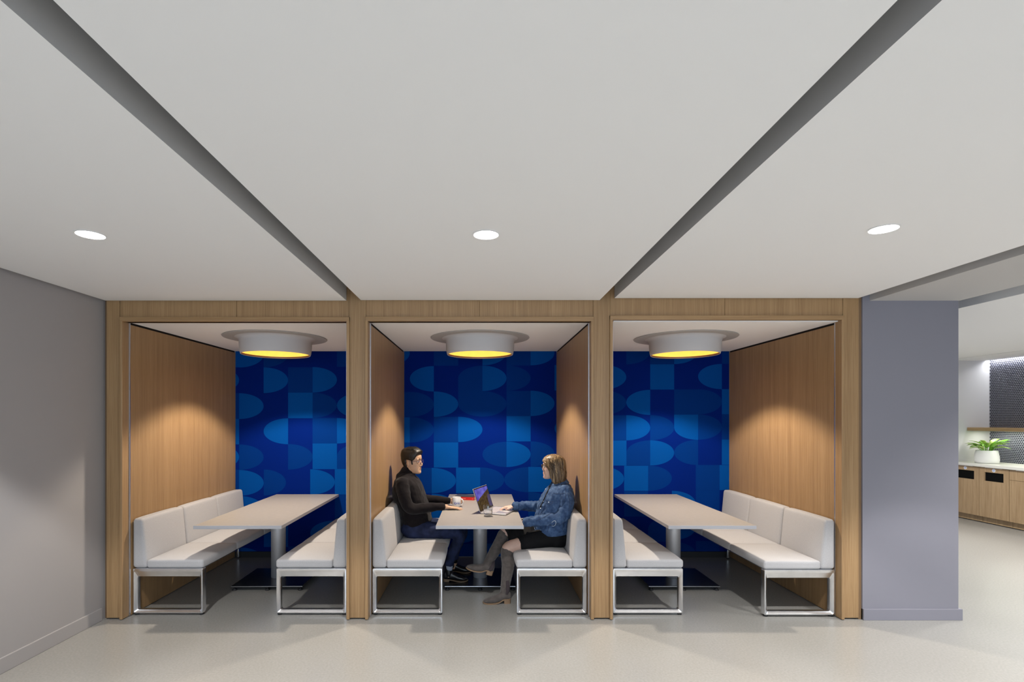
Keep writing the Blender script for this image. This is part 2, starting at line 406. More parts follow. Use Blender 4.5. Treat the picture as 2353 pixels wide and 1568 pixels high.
MR = [tuple(x.split(',')[:2]) + tuple(float(q) for q in x.split(',')[2:]) for x in '''R,m,135,304,-33,147;S,m,304,473,-33,145;R,l,473,642,-33,145;S,m,810,980,-35,143;R,l,-34,135,150,325;S,l,304,473,146,325;L,l,642,810,144,322;R,m,-34,135,330,503;L,l,135,304,327,504;S,m,473,642,324,501
R,m,642,810,323,500;S,l,810,980,322,499;S,m,-34,135,507,684;R,l,135,304,506,684;R,m,304,473,505,683;B,l,473,642,502,680;R,m,642,810,501,679;S,m,810,980,500,677;S,l,-34,136,685,862;T,m,136,304,684,861;R,l,304,473,683,861
L,m,473,642,680,858;S,l,810,980,678,856;R,l,-50,119,868,1040;S,l,120,289,863,1040;R,m,289,457,862,1040;S,m,626,794,858,1037;S,l,794,960,858,1035;R,l,457,626,1040,1222;S,m,626,794,1038,1220;S,m,120,289,1043,1222
T,m,289,457,1222,1400;R,l,457,626,1215,1388;R,m,457,626,1400,1570;S,m,626,794,1395,1570'''.replace('\n', ';').split(';')]
mural(2, 1395, 790, .32511, .32526, MR, .067, 'blue geometric mural on the back wall of the rightmost booth')

# ------------------------------------------------------------------ booth lamps
def booth_lamp(x, y, label):
    zb = BC; t = thing('ceiling_lamp', label, 'lamp', (x, y, zb), 0, 'drum lamps on the booth ceilings')
    obj('ceiling_plate', MB().lathe([(.30, -.0005), (.478, -.0005), (.482, -.004), (.478, -.008), (.36, -.0085)], (x, y, zb), 72), mat('lamp_plate_grey', (.40, .385, .375), .8, spec=.2) if 'lamp_plate_grey' not in bpy.data.materials else bpy.data.materials['lamp_plate_grey'], t, smooth=40)
    prof = [(.372, -.009), (.352, -.016), (.340, -.028), (.334, -.048), (.333, -.085), (.331, -.12), (.326, -.150), (.321, -.166), (.318, -.168), (.315, -.166)]
    obj('drum_shade', MB().lathe(prof, (x, y, zb), 72), M['shade'], t, smooth=50)
    obj('shade_rim', MB().lathe([(.3155, -.165), (.311, -.160), (.310, -.150)], (x, y, zb), 72), M['rim'], t, smooth=50)
    lin = [(.310, -.150), (.318, -.11), (.316, -.06), (.27, -.03), (.15, -.02)]
    obj('shade_lining', MB().lathe(lin, (x, y, zb), 72, cap1=True), M['gold'], t, smooth=50)
    obj('bulb', MB().lathe([(.0, -.052), (.03, -.05), (.05, -.04), (.05, -.02)], (x, y, zb), 24), M['lens'], t, smooth=50)
    spot('booth_lamp_beam', (x, y, zb - .062), 82, (1.0, .87, .71), 118, .28, .05)
LY = 5.12
booth_lamp(-2.02, LY, 'white drum ceiling lamp with gold lining in the leftmost booth')
booth_lamp(-.021, LY, 'white drum ceiling lamp with gold lining above the two people')
booth_lamp(1.985, LY, 'white drum ceiling lamp with gold lining in the rightmost booth')

for x, y, cz, lb in ((-2.03, 2.706, 2.583, 'round recessed downlight in the left ceiling panel'), (.02, 2.718, 2.587, 'round recessed downlight in the wide middle ceiling panel'),
                 (2.06, 2.68, CEIL_R, 'round recessed downlight in the right ceiling panel')):
    t = thing('recessed_downlight', lb, 'downlight', (x, y, cz), 0, 'recessed ceiling downlights')
    obj('trim_ring', MB().lathe([(.064, -.0004), (.0725, -.0008), (.074, -.003), (.066, -.004), (.064, -.003)], (x, y, cz), 40), M['white'], t, smooth=40)
    obj('lens', MB().lathe([(.001, -.003), (.064, -.003)], (x, y, cz), 40), M['lens'], t)

# ------------------------------------------------------------------ benches
BL = 1.82
def make_bench(label, e=-1):
    """back at x=0, seat towards +x, centred on y; leg frame at the end e"""
    t = thing('booth_bench', label, 'bench', (0, 0, 0), 0, 'upholstered booth benches'); n = 3; w = BL / n
    for i in range(n):
        y0 = -BL / 2 + i * w; y1 = y0 + w; g = .0015
        def seat_fn(p, ya=y0, yb=y1):
            u = (p.x - .36) / .23; v = (p.y - (ya + yb) / 2) / (w / 2)
            if p.z > .42:
                k = max(0, 1 - abs(u) ** 4) * max(0, 1 - abs(v) ** 4); p.z += .016 * k * (p.z - .42) / .04
            if p.x > .5: p.x += .010 * (1 - ((p.z - .425) / .04) ** 2) * max(0, 1 - v ** 4)
            return p
        obj('seat_cushion', rbox(.122, .588, y0 + g, y1 - g, .391, .459, .018, 8, seat_fn), M['fabric'], t, smooth=True, local=True)
        def back_fn(p, ya=y0, yb=y1):
            v = (p.y - (ya + yb) / 2) / (w / 2); h = (p.z - .391) / .41
            if p.x > .02:
                k = (p.x - .004) / .12; p.x -= .038 * max(0, h) * k; p.x += .007 * k * max(0, 1 - v ** 4) * sin(pi * min(1, max(0, h)))
            if h > .8: p.z += .006 * max(0, 1 - v ** 4)
            return p
        obj('back_cushion', rbox(.004, .124, y0 + g, y1 - g, .391, .797, .026, 8, back_fn), M['fabric'], t, smooth=True, local=True)
    def rr(x0, x1, z0, z1, r, y, k=5):
        out = []
        for cx, cz, a in ((x1 - r, z1 - r, 0), (x0 + r, z1 - r, 90), (x0 + r, z0 + r, 180), (x1 - r, z0 + r, 270)):
            for j in range(k + 1):
                q = radians(a + 90 * j / k); out.append((cx + r * cos(q), y, cz + r * sin(q)))
        return out
    for s in (e,):
        y0 = s * (BL / 2 - .003); d = -s
        X0, X1, Z0, Z1 = .006, .586, .014, .388
        R = [rr(X0, X1, Z0, Z1, .010, y0 + d * .052), rr(X0, X1, Z0, Z1, .010, y0 + d * .006), rr(X0 + .003, X1 - .003, Z0 + .003, Z1 - .003, .010, y0 + d * .001),
             rr(X0 + .010, X1 - .010, Z0 + .010, Z1 - .022, .014, y0), rr(X0 + .013, X1 - .013, Z0 + .012, Z1 - .028, .014, y0 + d * .003),
             rr(X0 + .028, X1 - .028, Z0 + .027, Z1 - .070, .012, y0 + d * .018), rr(X0 + .031, X1 - .031, Z0 + .029, Z1 - .073, .011, y0 + d * .024),
             rr(X0 + .031, X1 - .031, Z0 + .029, Z1 - .073, .011, y0 + d * .052)]
        R.append(R[0])
        fo = obj('leg_frame', MB().rings(R, False, False), M['chrome'], t, smooth=35, local=True)
        for x in (.028, .564):
            obj('glide', MB().lathe([(.001, .0), (.017, .0), (.019, .003), (.019, .010), (.012, .0145), (.001, .0145)], (x, y0 + d * .026, 0), 16), M['rubber'], fo, smooth=40, local=True)
    lg = obj('leg', rbox(.040, .066, -e * (BL / 2 - .047) - .013, -e * (BL / 2 - .047) + .013, .012, .36, .006, 4), M['chrome'], t, smooth=True, local=True)
    obj('glide', MB().lathe([(.001, .0), (.013, .0), (.014, .004), (.012, .0125), (.001, .0125)], (.053, -e * (BL / 2 - .047), 0), 14), M['rubber'], lg, smooth=40, local=True)
    for x in (.055, .50):
        obj('rail', bbox(x - .02, x + .02, -BL / 2 + .05, BL / 2 - .05, .352, .389, .003, 1), M['chrome'], t, local=True)
    return t
BY = 4.318 + BL / 2
b0 = make_bench('cream upholstered bench along the left oak wall of the leftmost booth')
b0.location = (-2.899, BY, 0)
dup(b0, (-.915, BY, 0), 0, 'cream upholstered bench the man in black sits on')
dup(b0, (1.077, BY, 0), 0, 'cream upholstered bench behind the right oak post, in the rightmost booth')
b1 = make_bench('cream upholstered bench behind the left oak post, in the leftmost booth', 1)
b1.location = (-1.119, BY, 0); b1.rotation_euler = (0, 0, pi)
dup(b1, (.872, BY, 0), pi, 'cream upholstered bench the woman in the denim jacket sits on')
dup(b1, (2.900, BY - .04, 0), pi, 'cream upholstered bench along the right oak wall of the rightmost booth')

# ------------------------------------------------------------------ tables
TT = .740
def make_table(label):
    t = thing('booth_table', label, 'table', (0, 0, 0), 0, 'pedestal tables between the benches')
    top = bbox(-.365, .365, -.90, .90, TT - .0285, TT, .0015, 1)
    top.m = [0 if max(top.v[i][2] for i in f) - min(top.v[i][2] for i in f) < .001 else 1 for f in top.f]
    obj('table_top', top, [M['table'], M['tedge']], t, local=True)
    obj('pole', MB().lathe([(.0, .046), (.067, .046), (.069, .050), (.069, TT - .0285), (.0, TT - .0285)], (0, 0, 0), 40), M['steel'], t, smooth=40, local=True)
    obj('collar', bbox(-.25, .25, -.34, .34, TT - .046, TT - .0287, .004, 1), M['plate'], t, local=True)
    pl = rbox(-.338, .338, -.295, .295, .032, .046, .006, 3); 
    pl.m = [1 if (max(pl.v[i][2] for i in f) - min(pl.v[i][2] for i in f) > .0015) else 0 for f in pl.f]
    bp = obj('base_plate', pl, [M['plate'], M['plate_e']], t, local=True)
    for y in (-.275, .275):
        for x in (-.31, 0, .31):
            obj('glide', MB().lathe([(.001, .0), (.02, .0), (.023, .004), (.018, .014), (.007, .016), (.006, .034)], (x, y, 0), 14), M['rubber'], bp, smooth=40, local=True)
    return t
TY = 5.23
t0 = make_table('empty taupe pedestal table in the leftmost booth'); t0.location = (-2.040, TY, 0); t0.rotation_euler = (0, 0, radians(.6))
dup(t0, (-.020, TY, 0), 0, 'taupe pedestal table between the man and the woman')
dup(t0, (1.913, TY, 0), radians(-.2), 'empty taupe pedestal table in the rightmost booth')

def thin_glass(name, tint, refl):
    m = bpy.data.materials.new(name); m.use_nodes = True; nt = m.node_tree; nt.nodes.remove(nt.nodes['Principled BSDF'])
    t = nt.nodes.new('ShaderNodeBsdfTransparent'); t.inputs[0].default_value = (*tint, 1); g = nt.nodes.new('ShaderNodeBsdfGlossy'); g.inputs['Roughness'].default_value = .02
    lw = nt.nodes.new('ShaderNodeLayerWeight'); lw.inputs['Blend'].default_value = .5; pw = nt.nodes.new('ShaderNodeMath'); pw.operation = 'POWER'; pw.inputs[1].default_value = 4.0
    nt.links.new(lw.outputs['Facing'], pw.inputs[0]); mm = nt.nodes.new('ShaderNodeMath'); mm.operation = 'MULTIPLY_ADD'; mm.inputs[1].default_value = .6; mm.inputs[2].default_value = refl * .3
    mx = nt.nodes.new('ShaderNodeMixShader'); nt.links.new(pw.outputs[0], mm.inputs[0]); nt.links.new(mm.outputs[0], mx.inputs[0]); nt.links.new(t.outputs[0], mx.inputs[1]); nt.links.new(g.outputs[0], mx.inputs[2])
    nt.links.new(mx.outputs[0], nt.nodes['Material Output'].inputs[0]); return m

# ------------------------------------------------------------------ kitchen area seen past the pier
KX = 8.40; KY = 8.65
struct('wall_kitchen_far', MB().box(3.86, 8.8, KY, KY + .15, 0, 3.0), M['kwall'])
wk = struct('wall_kitchen_side', MB().box(KX + .006, KX + .2, -5.0, KY, 0, 3.0), mat('mosaic_grout', (.52, .53, .62), .7))
tm = MB(); p = .032; r = p * .41; row = 0; z = .93
while z < 2.60:
    y = KY - .016 - (p / 2 if row % 2 else 0)
    while y > 6.75:
        o6 = [(y + r * cos(pi / 6 + k * pi / 3), z + r * sin(pi / 6 + k * pi / 3)) for k in range(6)]
        i6 = [(y + r * .86 * cos(pi / 6 + k * pi / 3), z + r * .86 * sin(pi / 6 + k * pi / 3)) for k in range(6)]
        tm.rings([[(KX + .0065, a, b) for a, b in o6], [(KX + .001, a, b) for a, b in o6], [(KX - .001, a, b) for a, b in i6]], False, True)
        y -= p
    z += p * .866; row += 1
mo = obj('mosaic_tiles', tm, mat('black_hexagon_tile', (.022, .022, .035), .3, var=.3, vscale=40), wk, fix=False, smooth=False); mo['kind'] = 'stuff'
# ceiling panel of the kitchen with a shadow gap, cove strip along the tiled wall
struct('ceiling_kitchen', MB().box(4.14, 7.60, -5.0, KY, CEIL, CEIL + .22), M['white'])
struct('ceiling_kitchen.001', MB().box(7.625, KX - .06, -5.0, KY, CEIL, CEIL + .22), M['white'])
struct('trim_6', MB().box(7.60, 7.625, -5.0, KY, CEIL + .006, CEIL + .02), M['dark'])  # black strip set in the gap to paint its shade
ls = thing('light_strip', 'glowing white light strip above the black mosaic tiles', 'light', (KX - .03, 7.0, CEIL))
obj('diffuser', MB().box(KX - .058, KX - .03, 5.0, KY - .01, CEIL + .004, CEIL + .03), mat('strip_light', (.9, .9, .9), .4, emit=(.93, .95, 1.0), es=6), ls)
obj('channel', MB().box(KX - .06, KX - .001, 5.0, KY - .004, CEIL + .031, CEIL + .05), M['alu'], ls)
# base cabinets
CF = 7.78; M['icon_w'] = mat('icon_white', (.75, .78, .85), .5); M['icon_b'] = mat('icon_blue', (.05, .16, .55), .5); M['hole'] = mat('bin_opening_black', (.004, .004, .004), .9, spec=.1)
ICON_Z = .835
def cabinet(label, y0, y1, bin_=True):
    t = thing('base_cabinet', label, 'cabinet', ((CF + KX) / 2, (y0 + y1) / 2, 0), 0, 'oak base cabinets along the tiled wall')
    obj('carcass', MB().box(CF + .021, KX, y0, y1, .10, .876), M['dark'], t)
    obj('toe_kick', MB().box(CF + .055, CF + .075, y0 + .002, y1 - .002, .012, .10), M['wood_fig'], t)
    g = .002
    if bin_:
        a, b, c, d = y0 + .085, y1 - .085, .665, .80   # opening
        dm = MB(); ys = (y0 + g, a, b, y1 - g); zs = (.105, c, d, .868)
        for i in range(3):
            for j in range(3):
                if i == 1 and j == 1: continue
                dm.box(CF, CF + .02, ys[i], ys[i + 1], zs[j], zs[j + 1])
        door = obj('door', dm, M['wood_fig'], t)
        obj('bin_opening', MB().box(CF + .016, CF + .0205, a, b, c, d), M['hole'], t)
        yc = (y0 + y1) / 2; im = MB()
        N = 24; ring = lambda rr, x: [(x, yc + rr * cos(2 * pi * k / N), ICON_Z + rr * sin(2 * pi * k / N)) for k in range(N)]
        im.rings([ring(.026, CF - .0002), ring(.026, CF - .0018)], False, True, mi=0)
        for k in range(3):
            a0 = pi / 2 + k * 2 * pi / 3
            s = [(CF - .0024, yc + q * cos(a0 + t_), ICON_Z + q * sin(a0 + t_)) for q in (.016, .0085) for t_ in ([.15, .45, .75, 1.05, 1.35] if q > .01 else [1.35, 1.05, .75, .45, .15])]
            im.add(s, [tuple(range(10))], 1)
            h = a0 + 1.35; im.add([(CF - .0024, yc + q * cos(h + dt), ICON_Z + q * sin(h + dt)) for q, dt in ((.020, 0), (.0045, 0), (.0125, .55))], [(0, 1, 2)], 1)
        obj('recycling_badge', im, [M['icon_w'], M['icon_b']], door, label='round white badge with blue recycling arrows')
        obj('edge_pull', bbox(CF - .012, CF + .004, yc - .13, yc + .13, .868, .8735, .001, 1), M['alu'], door)
    else:
        dw = obj('drawer', MB().box(CF, CF + .02, y0 + g, y1 - g, .722, .868), M['wood_fig'], t)
        obj('edge_pull', bbox(CF - .012, CF + .004, (y0 + y1) / 2 - .13, (y0 + y1) / 2 + .13, .868, .8735, .001, 1), M['alu'], dw)
        obj('door', MB().box(CF, CF + .02, y0 + g, y1 - g, .105, .718), M['wood_fig'], t)
    return t
cabinet('oak bin cabinet with black slot, half hidden behind the grey pier', 8.175, 8.645)
cabinet('oak bin cabinet with black slot, under the right side of the planter', 7.709, 8.173)
cabinet('oak cabinet with a drawer over a door, right of the bin cabinets', 7.24, 7.707, False)
ct = obj('countertop', bbox(7.745, KX, 6.4, KY - .002, .877, .92, .003, 2), mat('pale_stone_counter', (.74, .73, .68), .3))
tag(ct, 'pale stone countertop over the oak cabinets', 'countertop')
sh = obj('wall_shelf', bbox(8.03, KX, 5.8, KY - .002, 1.43, 1.482, .002, 1), M['wood_fig2'] if 'wood_fig2' in M else wood('oak_shelf', (60, 4, 60), (.42, .27, .13), (.50, .33, .17), (.56, .38, .21)))
tag(sh, 'long oak shelf crossing the black mosaic wall', 'shelf')
area('under_shelf_light', (8.2, 7.7, 1.425), (0, 0, 0),   .03, 1.6, 4.5, (.97, 1.0, .88))
area('cove_light', (KX - .045, 7.4, CEIL - .001), (0, radians(-20), 0), .02, 2.4, 5, (.92, .95, 1.0))

# potted plant
px_, py_ = 7.99, 8.27
pt = thing('potted_plant', 'leafy green plant in a round white pot on the countertop', 'plant', (px_, py_, .9205))
obj('pot', MB().lathe([(.0, 0), (.125, 0), (.141, .008), (.150, .04), (.149, .09), (.141, .15), (.131, .2), (.127, .205), (.122, .2), (.120, .165)], (px_, py_, .9205), 40), mat('white_ceramic', (.80, .80, .79), .45), pt, smooth=50)
obj('soil', MB().lathe([(.001, .17), (.122, .165)], (px_, py_, .9205), 24), mat('potting_soil', (.03, .02, .015), .9), pt)
lm = [mat('leaf_green', (.17, .42, .03), .4, var=.25, vscale=20), mat('leaf_pale_green', (.45, .62, .16), .4, var=.2, vscale=20)]
rnd = random.Random(3)
sm = MB()
for k in range(34):
    a = rnd.uniform(0, 2 * pi)
    L = rnd.uniform(.15, .20); w = rnd.uniform(.030, .042); el = rnd.uniform(.25, 1.25); base = Vector((px_ + .05 * cos(a), py_ + .05 * sin(a), .9205 + .17))
    d = Vector((cos(a), sin(a), 0)); sd = Vector((-sin(a), cos(a), 0)); z0 = rnd.uniform(.05, .12); r0 = rnd.uniform(.0, .06)
    st = base + d * r0 + Vector((0, 0, z0)); sm.tube([base, base + Vector((0, 0, z0 * .6)) + d * r0 * .4, st], [.004, .0035, .003], 6)
    m_ = MB(); rows = []
    for i in range(7):
        t = i / 6; ww = w * sin(pi * min(1, t * .93 + .05)) ** .8 if i < 6 else .001
        c = st + d * (L * t * cos(el * (1 - t * .9))) + Vector((0, 0, L * (t * sin(el) - t * t * .42)))
        rows.append([c - sd * ww + Vector((0, 0, ww * .25)), c, c + sd * ww + Vector((0, 0, ww * .25))])
    m_.rings([r_ for r_ in rows], False, False, False)
    lo = obj('leaf', m_, lm[0 if rnd.random() < .6 else 1], pt, smooth=True, fix=False)
    sol = lo.modifiers.new('s', 'SOLIDIFY'); sol.thickness = .0016
obj('stems', sm, lm[0], pt, smooth=True)

# ------------------------------------------------------------------ things on the middle table
TZ = TT + .0004
M['mug'] = mat('white_glazed_mug', (.80, .79, .80), .3)
mx_, my_ = -.257, 5.262
mg = thing('coffee_mug', 'white coffee mug with a blue logo beside the man\'s hands', 'mug', (mx_, my_, TZ))
obj('cup', MB().lathe([(.0, .002), (.036, .0), (.039, .003), (.0425, .012), (.0435, .05), (.0435, .094), (.042, .0975), (.040, .094), (.0395, .012), (.0, .008)], (mx_, my_, TZ), 40), M['mug'], mg, smooth=50)
obj('coffee', MB().lathe([(.0, .078), (.0397, .078)], (mx_, my_, TZ), 32), mat('black_coffee', (.02, .01, .005), .1), mg)
ha = radians(-12); hp = []
for q in range(11):
    t = -pi / 2 + pi * q / 10; hp.append((mx_ + cos(ha) * (.041 + .027 * cos(t)), my_ + sin(ha) * (.041 + .027 * cos(t)), TZ + .05 + .03 * sin(t)))
obj('handle', MB().tube(hp, [(.0075, .0045)] * 11, 10), M['mug'], mg, smooth=True)
M['logo'] = mat('logo_blue', (.03, .07, .42), .4)
def on_mug(pts2, rr):   # (s along the circumference, height) on the camera-facing side
    out = []
    for s_, z_ in pts2:
        a = -pi / 2 + radians(8) + s_ / .0436; out.append((mx_ + rr * cos(a), my_ + rr * sin(a), TZ + z_))
    return out
cur = bpy.data.curves.new('tmp', 'FONT'); cur.body = 'PBS'; cur.size = .024; cur.align_x = 'LEFT'
to = bpy.data.objects.new('tmp', cur); COL.objects.link(to); dg = bpy.context.evaluated_depsgraph_get(); tme = to.evaluated_get(dg).to_mesh()
tm = MB(); tm.add(on_mug([(v.co.x * 1.0 - .0055, v.co.y + .0305) for v in tme.vertices], .0441), [tuple(f.vertices) for f in tme.polygons])
to.evaluated_get(dg).to_mesh_clear(); bpy.data.objects.remove(to)
# round emblem: blue disc with a white profile cut out of it
N = 24; R_ = .0125; c0 = (-.020, .039)
disc = [(c0[0] + R_ * cos(2 * pi * k / N), c0[1] + R_ * sin(2 * pi * k / N)) for k in range(N)]
tm.add(on_mug(disc, .0440), [tuple(range(N))])
lg = obj('logo', tm, M['logo'], mg, label='blue round emblem and letters')
face = [(-.004, -.011), (-.004, .006), (.002, .0078), (.0058, .005), (.0062, .0015), (.0085, -.001), (.0062, -.0025), (.0062, -.0055), (.001, -.006), (.001, -.0115)]
em = MB(); em.add(on_mug([(c0[0] + a * .85, c0[1] + b * .85) for a, b in face], .0443), [tuple(range(len(face)))])
obj('emblem_face', em, M['mug'], lg)

def book(name, label, x, y, z, rot, L, Wd, H, cov, spine_marks=False):
    t = thing(name, label, 'book' if name == 'book' else 'notebook', (x, y, z), radians(rot))
    obj('pages', MB().box(-L / 2 + .002, L / 2 - .004, -Wd / 2 + .004, Wd / 2 - .005, .003, H - .003), mat('paper_edges', (.78, .74, .66), .8), t, local=True)
    c = MB().box(-L / 2, L / 2, -Wd / 2, Wd / 2, 0, .003).box(-L / 2, L / 2, -Wd / 2, Wd / 2, H - .003, H).box(-L / 2, L / 2, -Wd / 2, -Wd / 2 + .004, .003, H - .003)
    co = obj('cover', c, cov, t, local=True)
    if spine_marks:
        sm_ = MB(); q = -.055
        for w_ in (.008, .006, .010, .005, .009, .007): sm_.box(q, q + w_, -Wd / 2 - .0006, -Wd / 2 + .001, H * .36, H * .6); q += w_ + .0035
        sm_.box(L / 2 - .022, L / 2 - .014, -Wd / 2 - .0006, -Wd / 2 + .001, H * .36, H * .6)
        obj('spine_print', sm_, mat('pale_red_print', (.75, .30, .26), .5), co, local=True)
    return t
book('book', 'red hardback book lying on the table behind the mug', -.168, 5.76, TZ, -16, .205, .14, .030, mat('red_book_cloth', (.62, .012, .012), .45), True)
book('notebook', 'thin dark notebook lying on top of the red book', -.180, 5.775, TZ + .0304, -13, .215, .15, .009, mat('dark_grey_cover', (.055, .05, .055), .5))

# laptop
hx, hy = -.016, 4.861; hv = Vector((.129, .337, 0)).normalized(); sv = Vector((.934, -.356, 0)).normalized(); LW = .361; LD = .247
lp = thing('laptop', 'open silver laptop in front of the woman', 'laptop', (hx, hy, TZ))
M['silver'] = mat('silver_aluminium', (.66, .64, .67), .38, .75)
O = Vector((hx, hy, TZ))
P3 = lambda a, b, c: O + hv * a + sv * b + Vector((0, 0, c))     # along hinge, across, up
def lbox(a0, a1, b0, b1, c0, c1, fn=P3, bev=.002):
    m_ = bbox(a0, a1, b0, b1, c0, c1, bev, 1) if bev else MB().box(a0, a1, b0, b1, c0, c1); return m_.xf(lambda p: fn(p.x, p.y, p.z))
obj('base', lbox(0, LW, 0, LD, .002, .015), M['silver'], lp)
kb = MB()
for r_ in range(6):
    n_ = 14 if r_ < 5 else 8
    for c_ in range(n_):
        w_ = (LW - .06) / n_; kb_ = MB().box(.03 + c_ * w_ + .0012, .03 + (c_ + 1) * w_ - .0012, .022 + r_ * .0185 + .001, .022 + (r_ + 1) * .0185 - .001, .0151, .0164).xf(lambda p: P3(p.x, p.y, p.z)); kb.add(kb_.v, kb_.f)
ko = obj('keyboard', kb, mat('pale_grey_keys', (.50, .47, .51), .5), lp)
obj('trackpad', lbox(.12, .24, .15, .232, .0148, .0154, P3, 0), mat('trackpad_grey', (.60, .57, .58), .35), lp)
ta = radians(19); su = -sv * sin(ta) + Vector((0, 0, cos(ta))); sn = sv * cos(ta) + Vector((0, 0, sin(ta)))
P4 = lambda a, b, c: O + Vector((0, 0, .013)) + hv * a + su * b + sn * c
LS = .228
ld = obj('lid', lbox(0, LW, .002, LS, -.007, -.0005, P4), M['silver'], lp)
obj('bezel', lbox(.003, LW - .003, .006, LS - .003, -.0008, .0004, P4, 0), mat('bezel_black', (.006, .005, .007), .25), ld)
sm_, nt, b_ = nmat('laptop_screen_picture'); b_.inputs['Base Color'].default_value = (0, 0, 0, 1); b_.inputs['Roughness'].default_value = .2
uv = nt.nodes.new('ShaderNodeTexCoord'); sx = nt.nodes.new('ShaderNodeSeparateXYZ'); nt.links.new(uv.outputs['UV'], sx.inputs[0])
nn = nt.nodes.new('ShaderNodeTexNoise'); nn.inputs['Scale'].default_value = 3; nn.inputs['Detail'].default_value = 6; nt.links.new(uv.outputs['UV'], nn.inputs['Vector'])
def mth(op, a, b): 
    n = nt.nodes.new('ShaderNodeMath'); n.operation = op
    for i, q in enumerate((a, b)):
        if isinstance(q, (int, float)): n.inputs[i].default_value = q
        else: nt.links.new(q, n.inputs[i])
    return n.outputs[0]
ridge = mth('ADD', mth('MULTIPLY', sx.outputs['X'], -.42), mth('ADD', mth('MULTIPLY', nn.outputs['Fac'], .12), .80))
sky = mth('GREATER_THAN', sx.outputs['Y'], ridge)
rk = nt.nodes.new('ShaderNodeValToRGB'); rk.color_ramp.elements[0].position = .35; rk.color_ramp.elements[0].color = (.012, .008, .003, 1); rk.color_ramp.elements[1].position = .7; rk.color_ramp.elements[1].color = (.075, .052, .018, 1)
n3 = nt.nodes.new('ShaderNodeTexNoise'); n3.inputs['Scale'].default_value = 9; n3.inputs['Detail'].default_value = 6; nt.links.new(uv.outputs['UV'], n3.inputs['Vector']); nt.links.new(n3.outputs['Fac'], rk.inputs[0])
sk = nt.nodes.new('ShaderNodeValToRGB'); sk.color_ramp.elements[0].position = .35; sk.color_ramp.elements[0].color = (.045, .035, .30, 1); sk.color_ramp.elements[1].position = .72; sk.color_ramp.elements[1].color = (.17, .17, .62, 1); nt.links.new(nn.outputs['Fac'], sk.inputs[0])
# purple inlet near the lower corner
dx = mth('MULTIPLY', mth('SUBTRACT', sx.outputs['X'], .10), 7.5); dy = mth('MULTIPLY', mth('SUBTRACT', sx.outputs['Y'], .22), 2.6)
inl = mth('LESS_THAN', mth('ADD', mth('MULTIPLY', dx, dx), mth('MULTIPLY', dy, dy)), 1.0)
m1 = nt.nodes.new('ShaderNodeMix'); m1.data_type = 'RGBA'; nt.links.new(inl, m1.inputs[0]); nt.links.new(rk.outputs[0], m1.inputs[6]); m1.inputs[7].default_value = (.05, .045, .11, 1)
m2 = nt.nodes.new('ShaderNodeMix'); m2.data_type = 'RGBA'; nt.links.new(sky, m2.inputs[0]); nt.links.new(m1.outputs[2], m2.inputs[6]); nt.links.new(sk.outputs[0], m2.inputs[7])
nt.links.new(m2.outputs[2], b_.inputs['Emission Color']); b_.inputs['Emission Strength'].default_value = .5
scm = MB(); scm.add([P4(a, b, .0007) for a, b in ((LW - .012, .018), (.012, .018), (.012, LS - .012), (LW - .012, LS - .012))], [(0, 1, 2, 3)])
so = obj('screen', scm, sm_, ld, fix=False); ul = so.data.uv_layers.new(name='UVMap')
for i, q in enumerate(((0, 0), (1, 0), (1, 1), (0, 1))): ul.data[i].uv = q
# glass of water
gx, gy = .053, 4.762
gl = thing('drinking_glass', 'clear tumbler of water at the near edge of the laptop', 'glass', (gx, gy, TZ))
gm = thin_glass('clear_glass', (.95, .96, .96), .15)
wm, nt, b_ = nmat('water'); b_.inputs['Transmission Weight'].default_value = 1; b_.inputs['Roughness'].default_value = 0; b_.inputs['IOR'].default_value = 1.12; b_.inputs['Base Color'].default_value = (.97, .98, .98, 1)
obj('tumbler', MB().lathe([(.0005, .0), (.034, .0), (.0385, .004), (.0405, .02), (.0415, .06), (.0418, .098), (.0408, .100), (.0398, .098), (.0393, .06), (.0383, .022), (.033, .016), (.0005, .014)], (gx, gy, TZ), 40), gm, gl, smooth=60)
obj('water', MB().lathe([(.0005, .0145), (.0328, .0165), (.0381, .0225), (.0391, .055), (.0391, .058), (.0005, .058)], (gx, gy, TZ), 40), wm, gl, smooth=50)

# ------------------------------------------------------------------ people
def smoothstep(a, b, x):
    t = max(0, min(1, (x - a) / (b - a))); return t * t * (3 - 2 * t)

def loft_z(mb, sl, n=32, k=4, pw=2.3):
    """horizontal slices (z, x_back, x_front, y_centre, half width) -> closed body"""
    q = spl(sl, k); rr = []
    for z, xb, xf, yc, hw in q:
        ring = []
        for j in range(n):
            a = 2 * pi * j / n; c, s_ = cos(a), sin(a); e = 2 / pw
            ring.append(((xb + xf) / 2 + (xf - xb) / 2 * math.copysign(abs(c) ** e, c), yc + hw * math.copysign(abs(s_) ** e, s_), z))
        rr.append(ring)
    mb.rings(rr); return mb

HEAD = [(.000, .040, .083, .022), (.010, .005, .094, .038), (.030, -.030, .094, .050), (.050, -.052, .093, .0565), (.075, -.072, .091, .062),
        (.100, -.086, .090, .0675), (.125, -.094, .087, .070), (.150, -.098, .093, .0725), (.175, -.098, .091, .0735), (.200, -.090, .078, .066), (.218, -.066, .050, .048), (.229, -.028, .014, .018)]

def head_ring(t):   # t in 0..len-1 -> interpolated slice (z, back, front, halfwidth)
    i = min(int(t), len(HEAD) - 2); f = t - i
    p0, p1, p2, p3 = HEAD[max(i - 1, 0)], HEAD[i], HEAD[i + 1], HEAD[min(i + 2, len(HEAD) - 1)]
    return tuple(.5 * (2 * b + (c - a) * f + (2 * a - 5 * b + 4 * c - d) * f * f + (3 * b - a - 3 * c + d) * f ** 3) for a, b, c, d in zip(p0, p1, p2, p3))

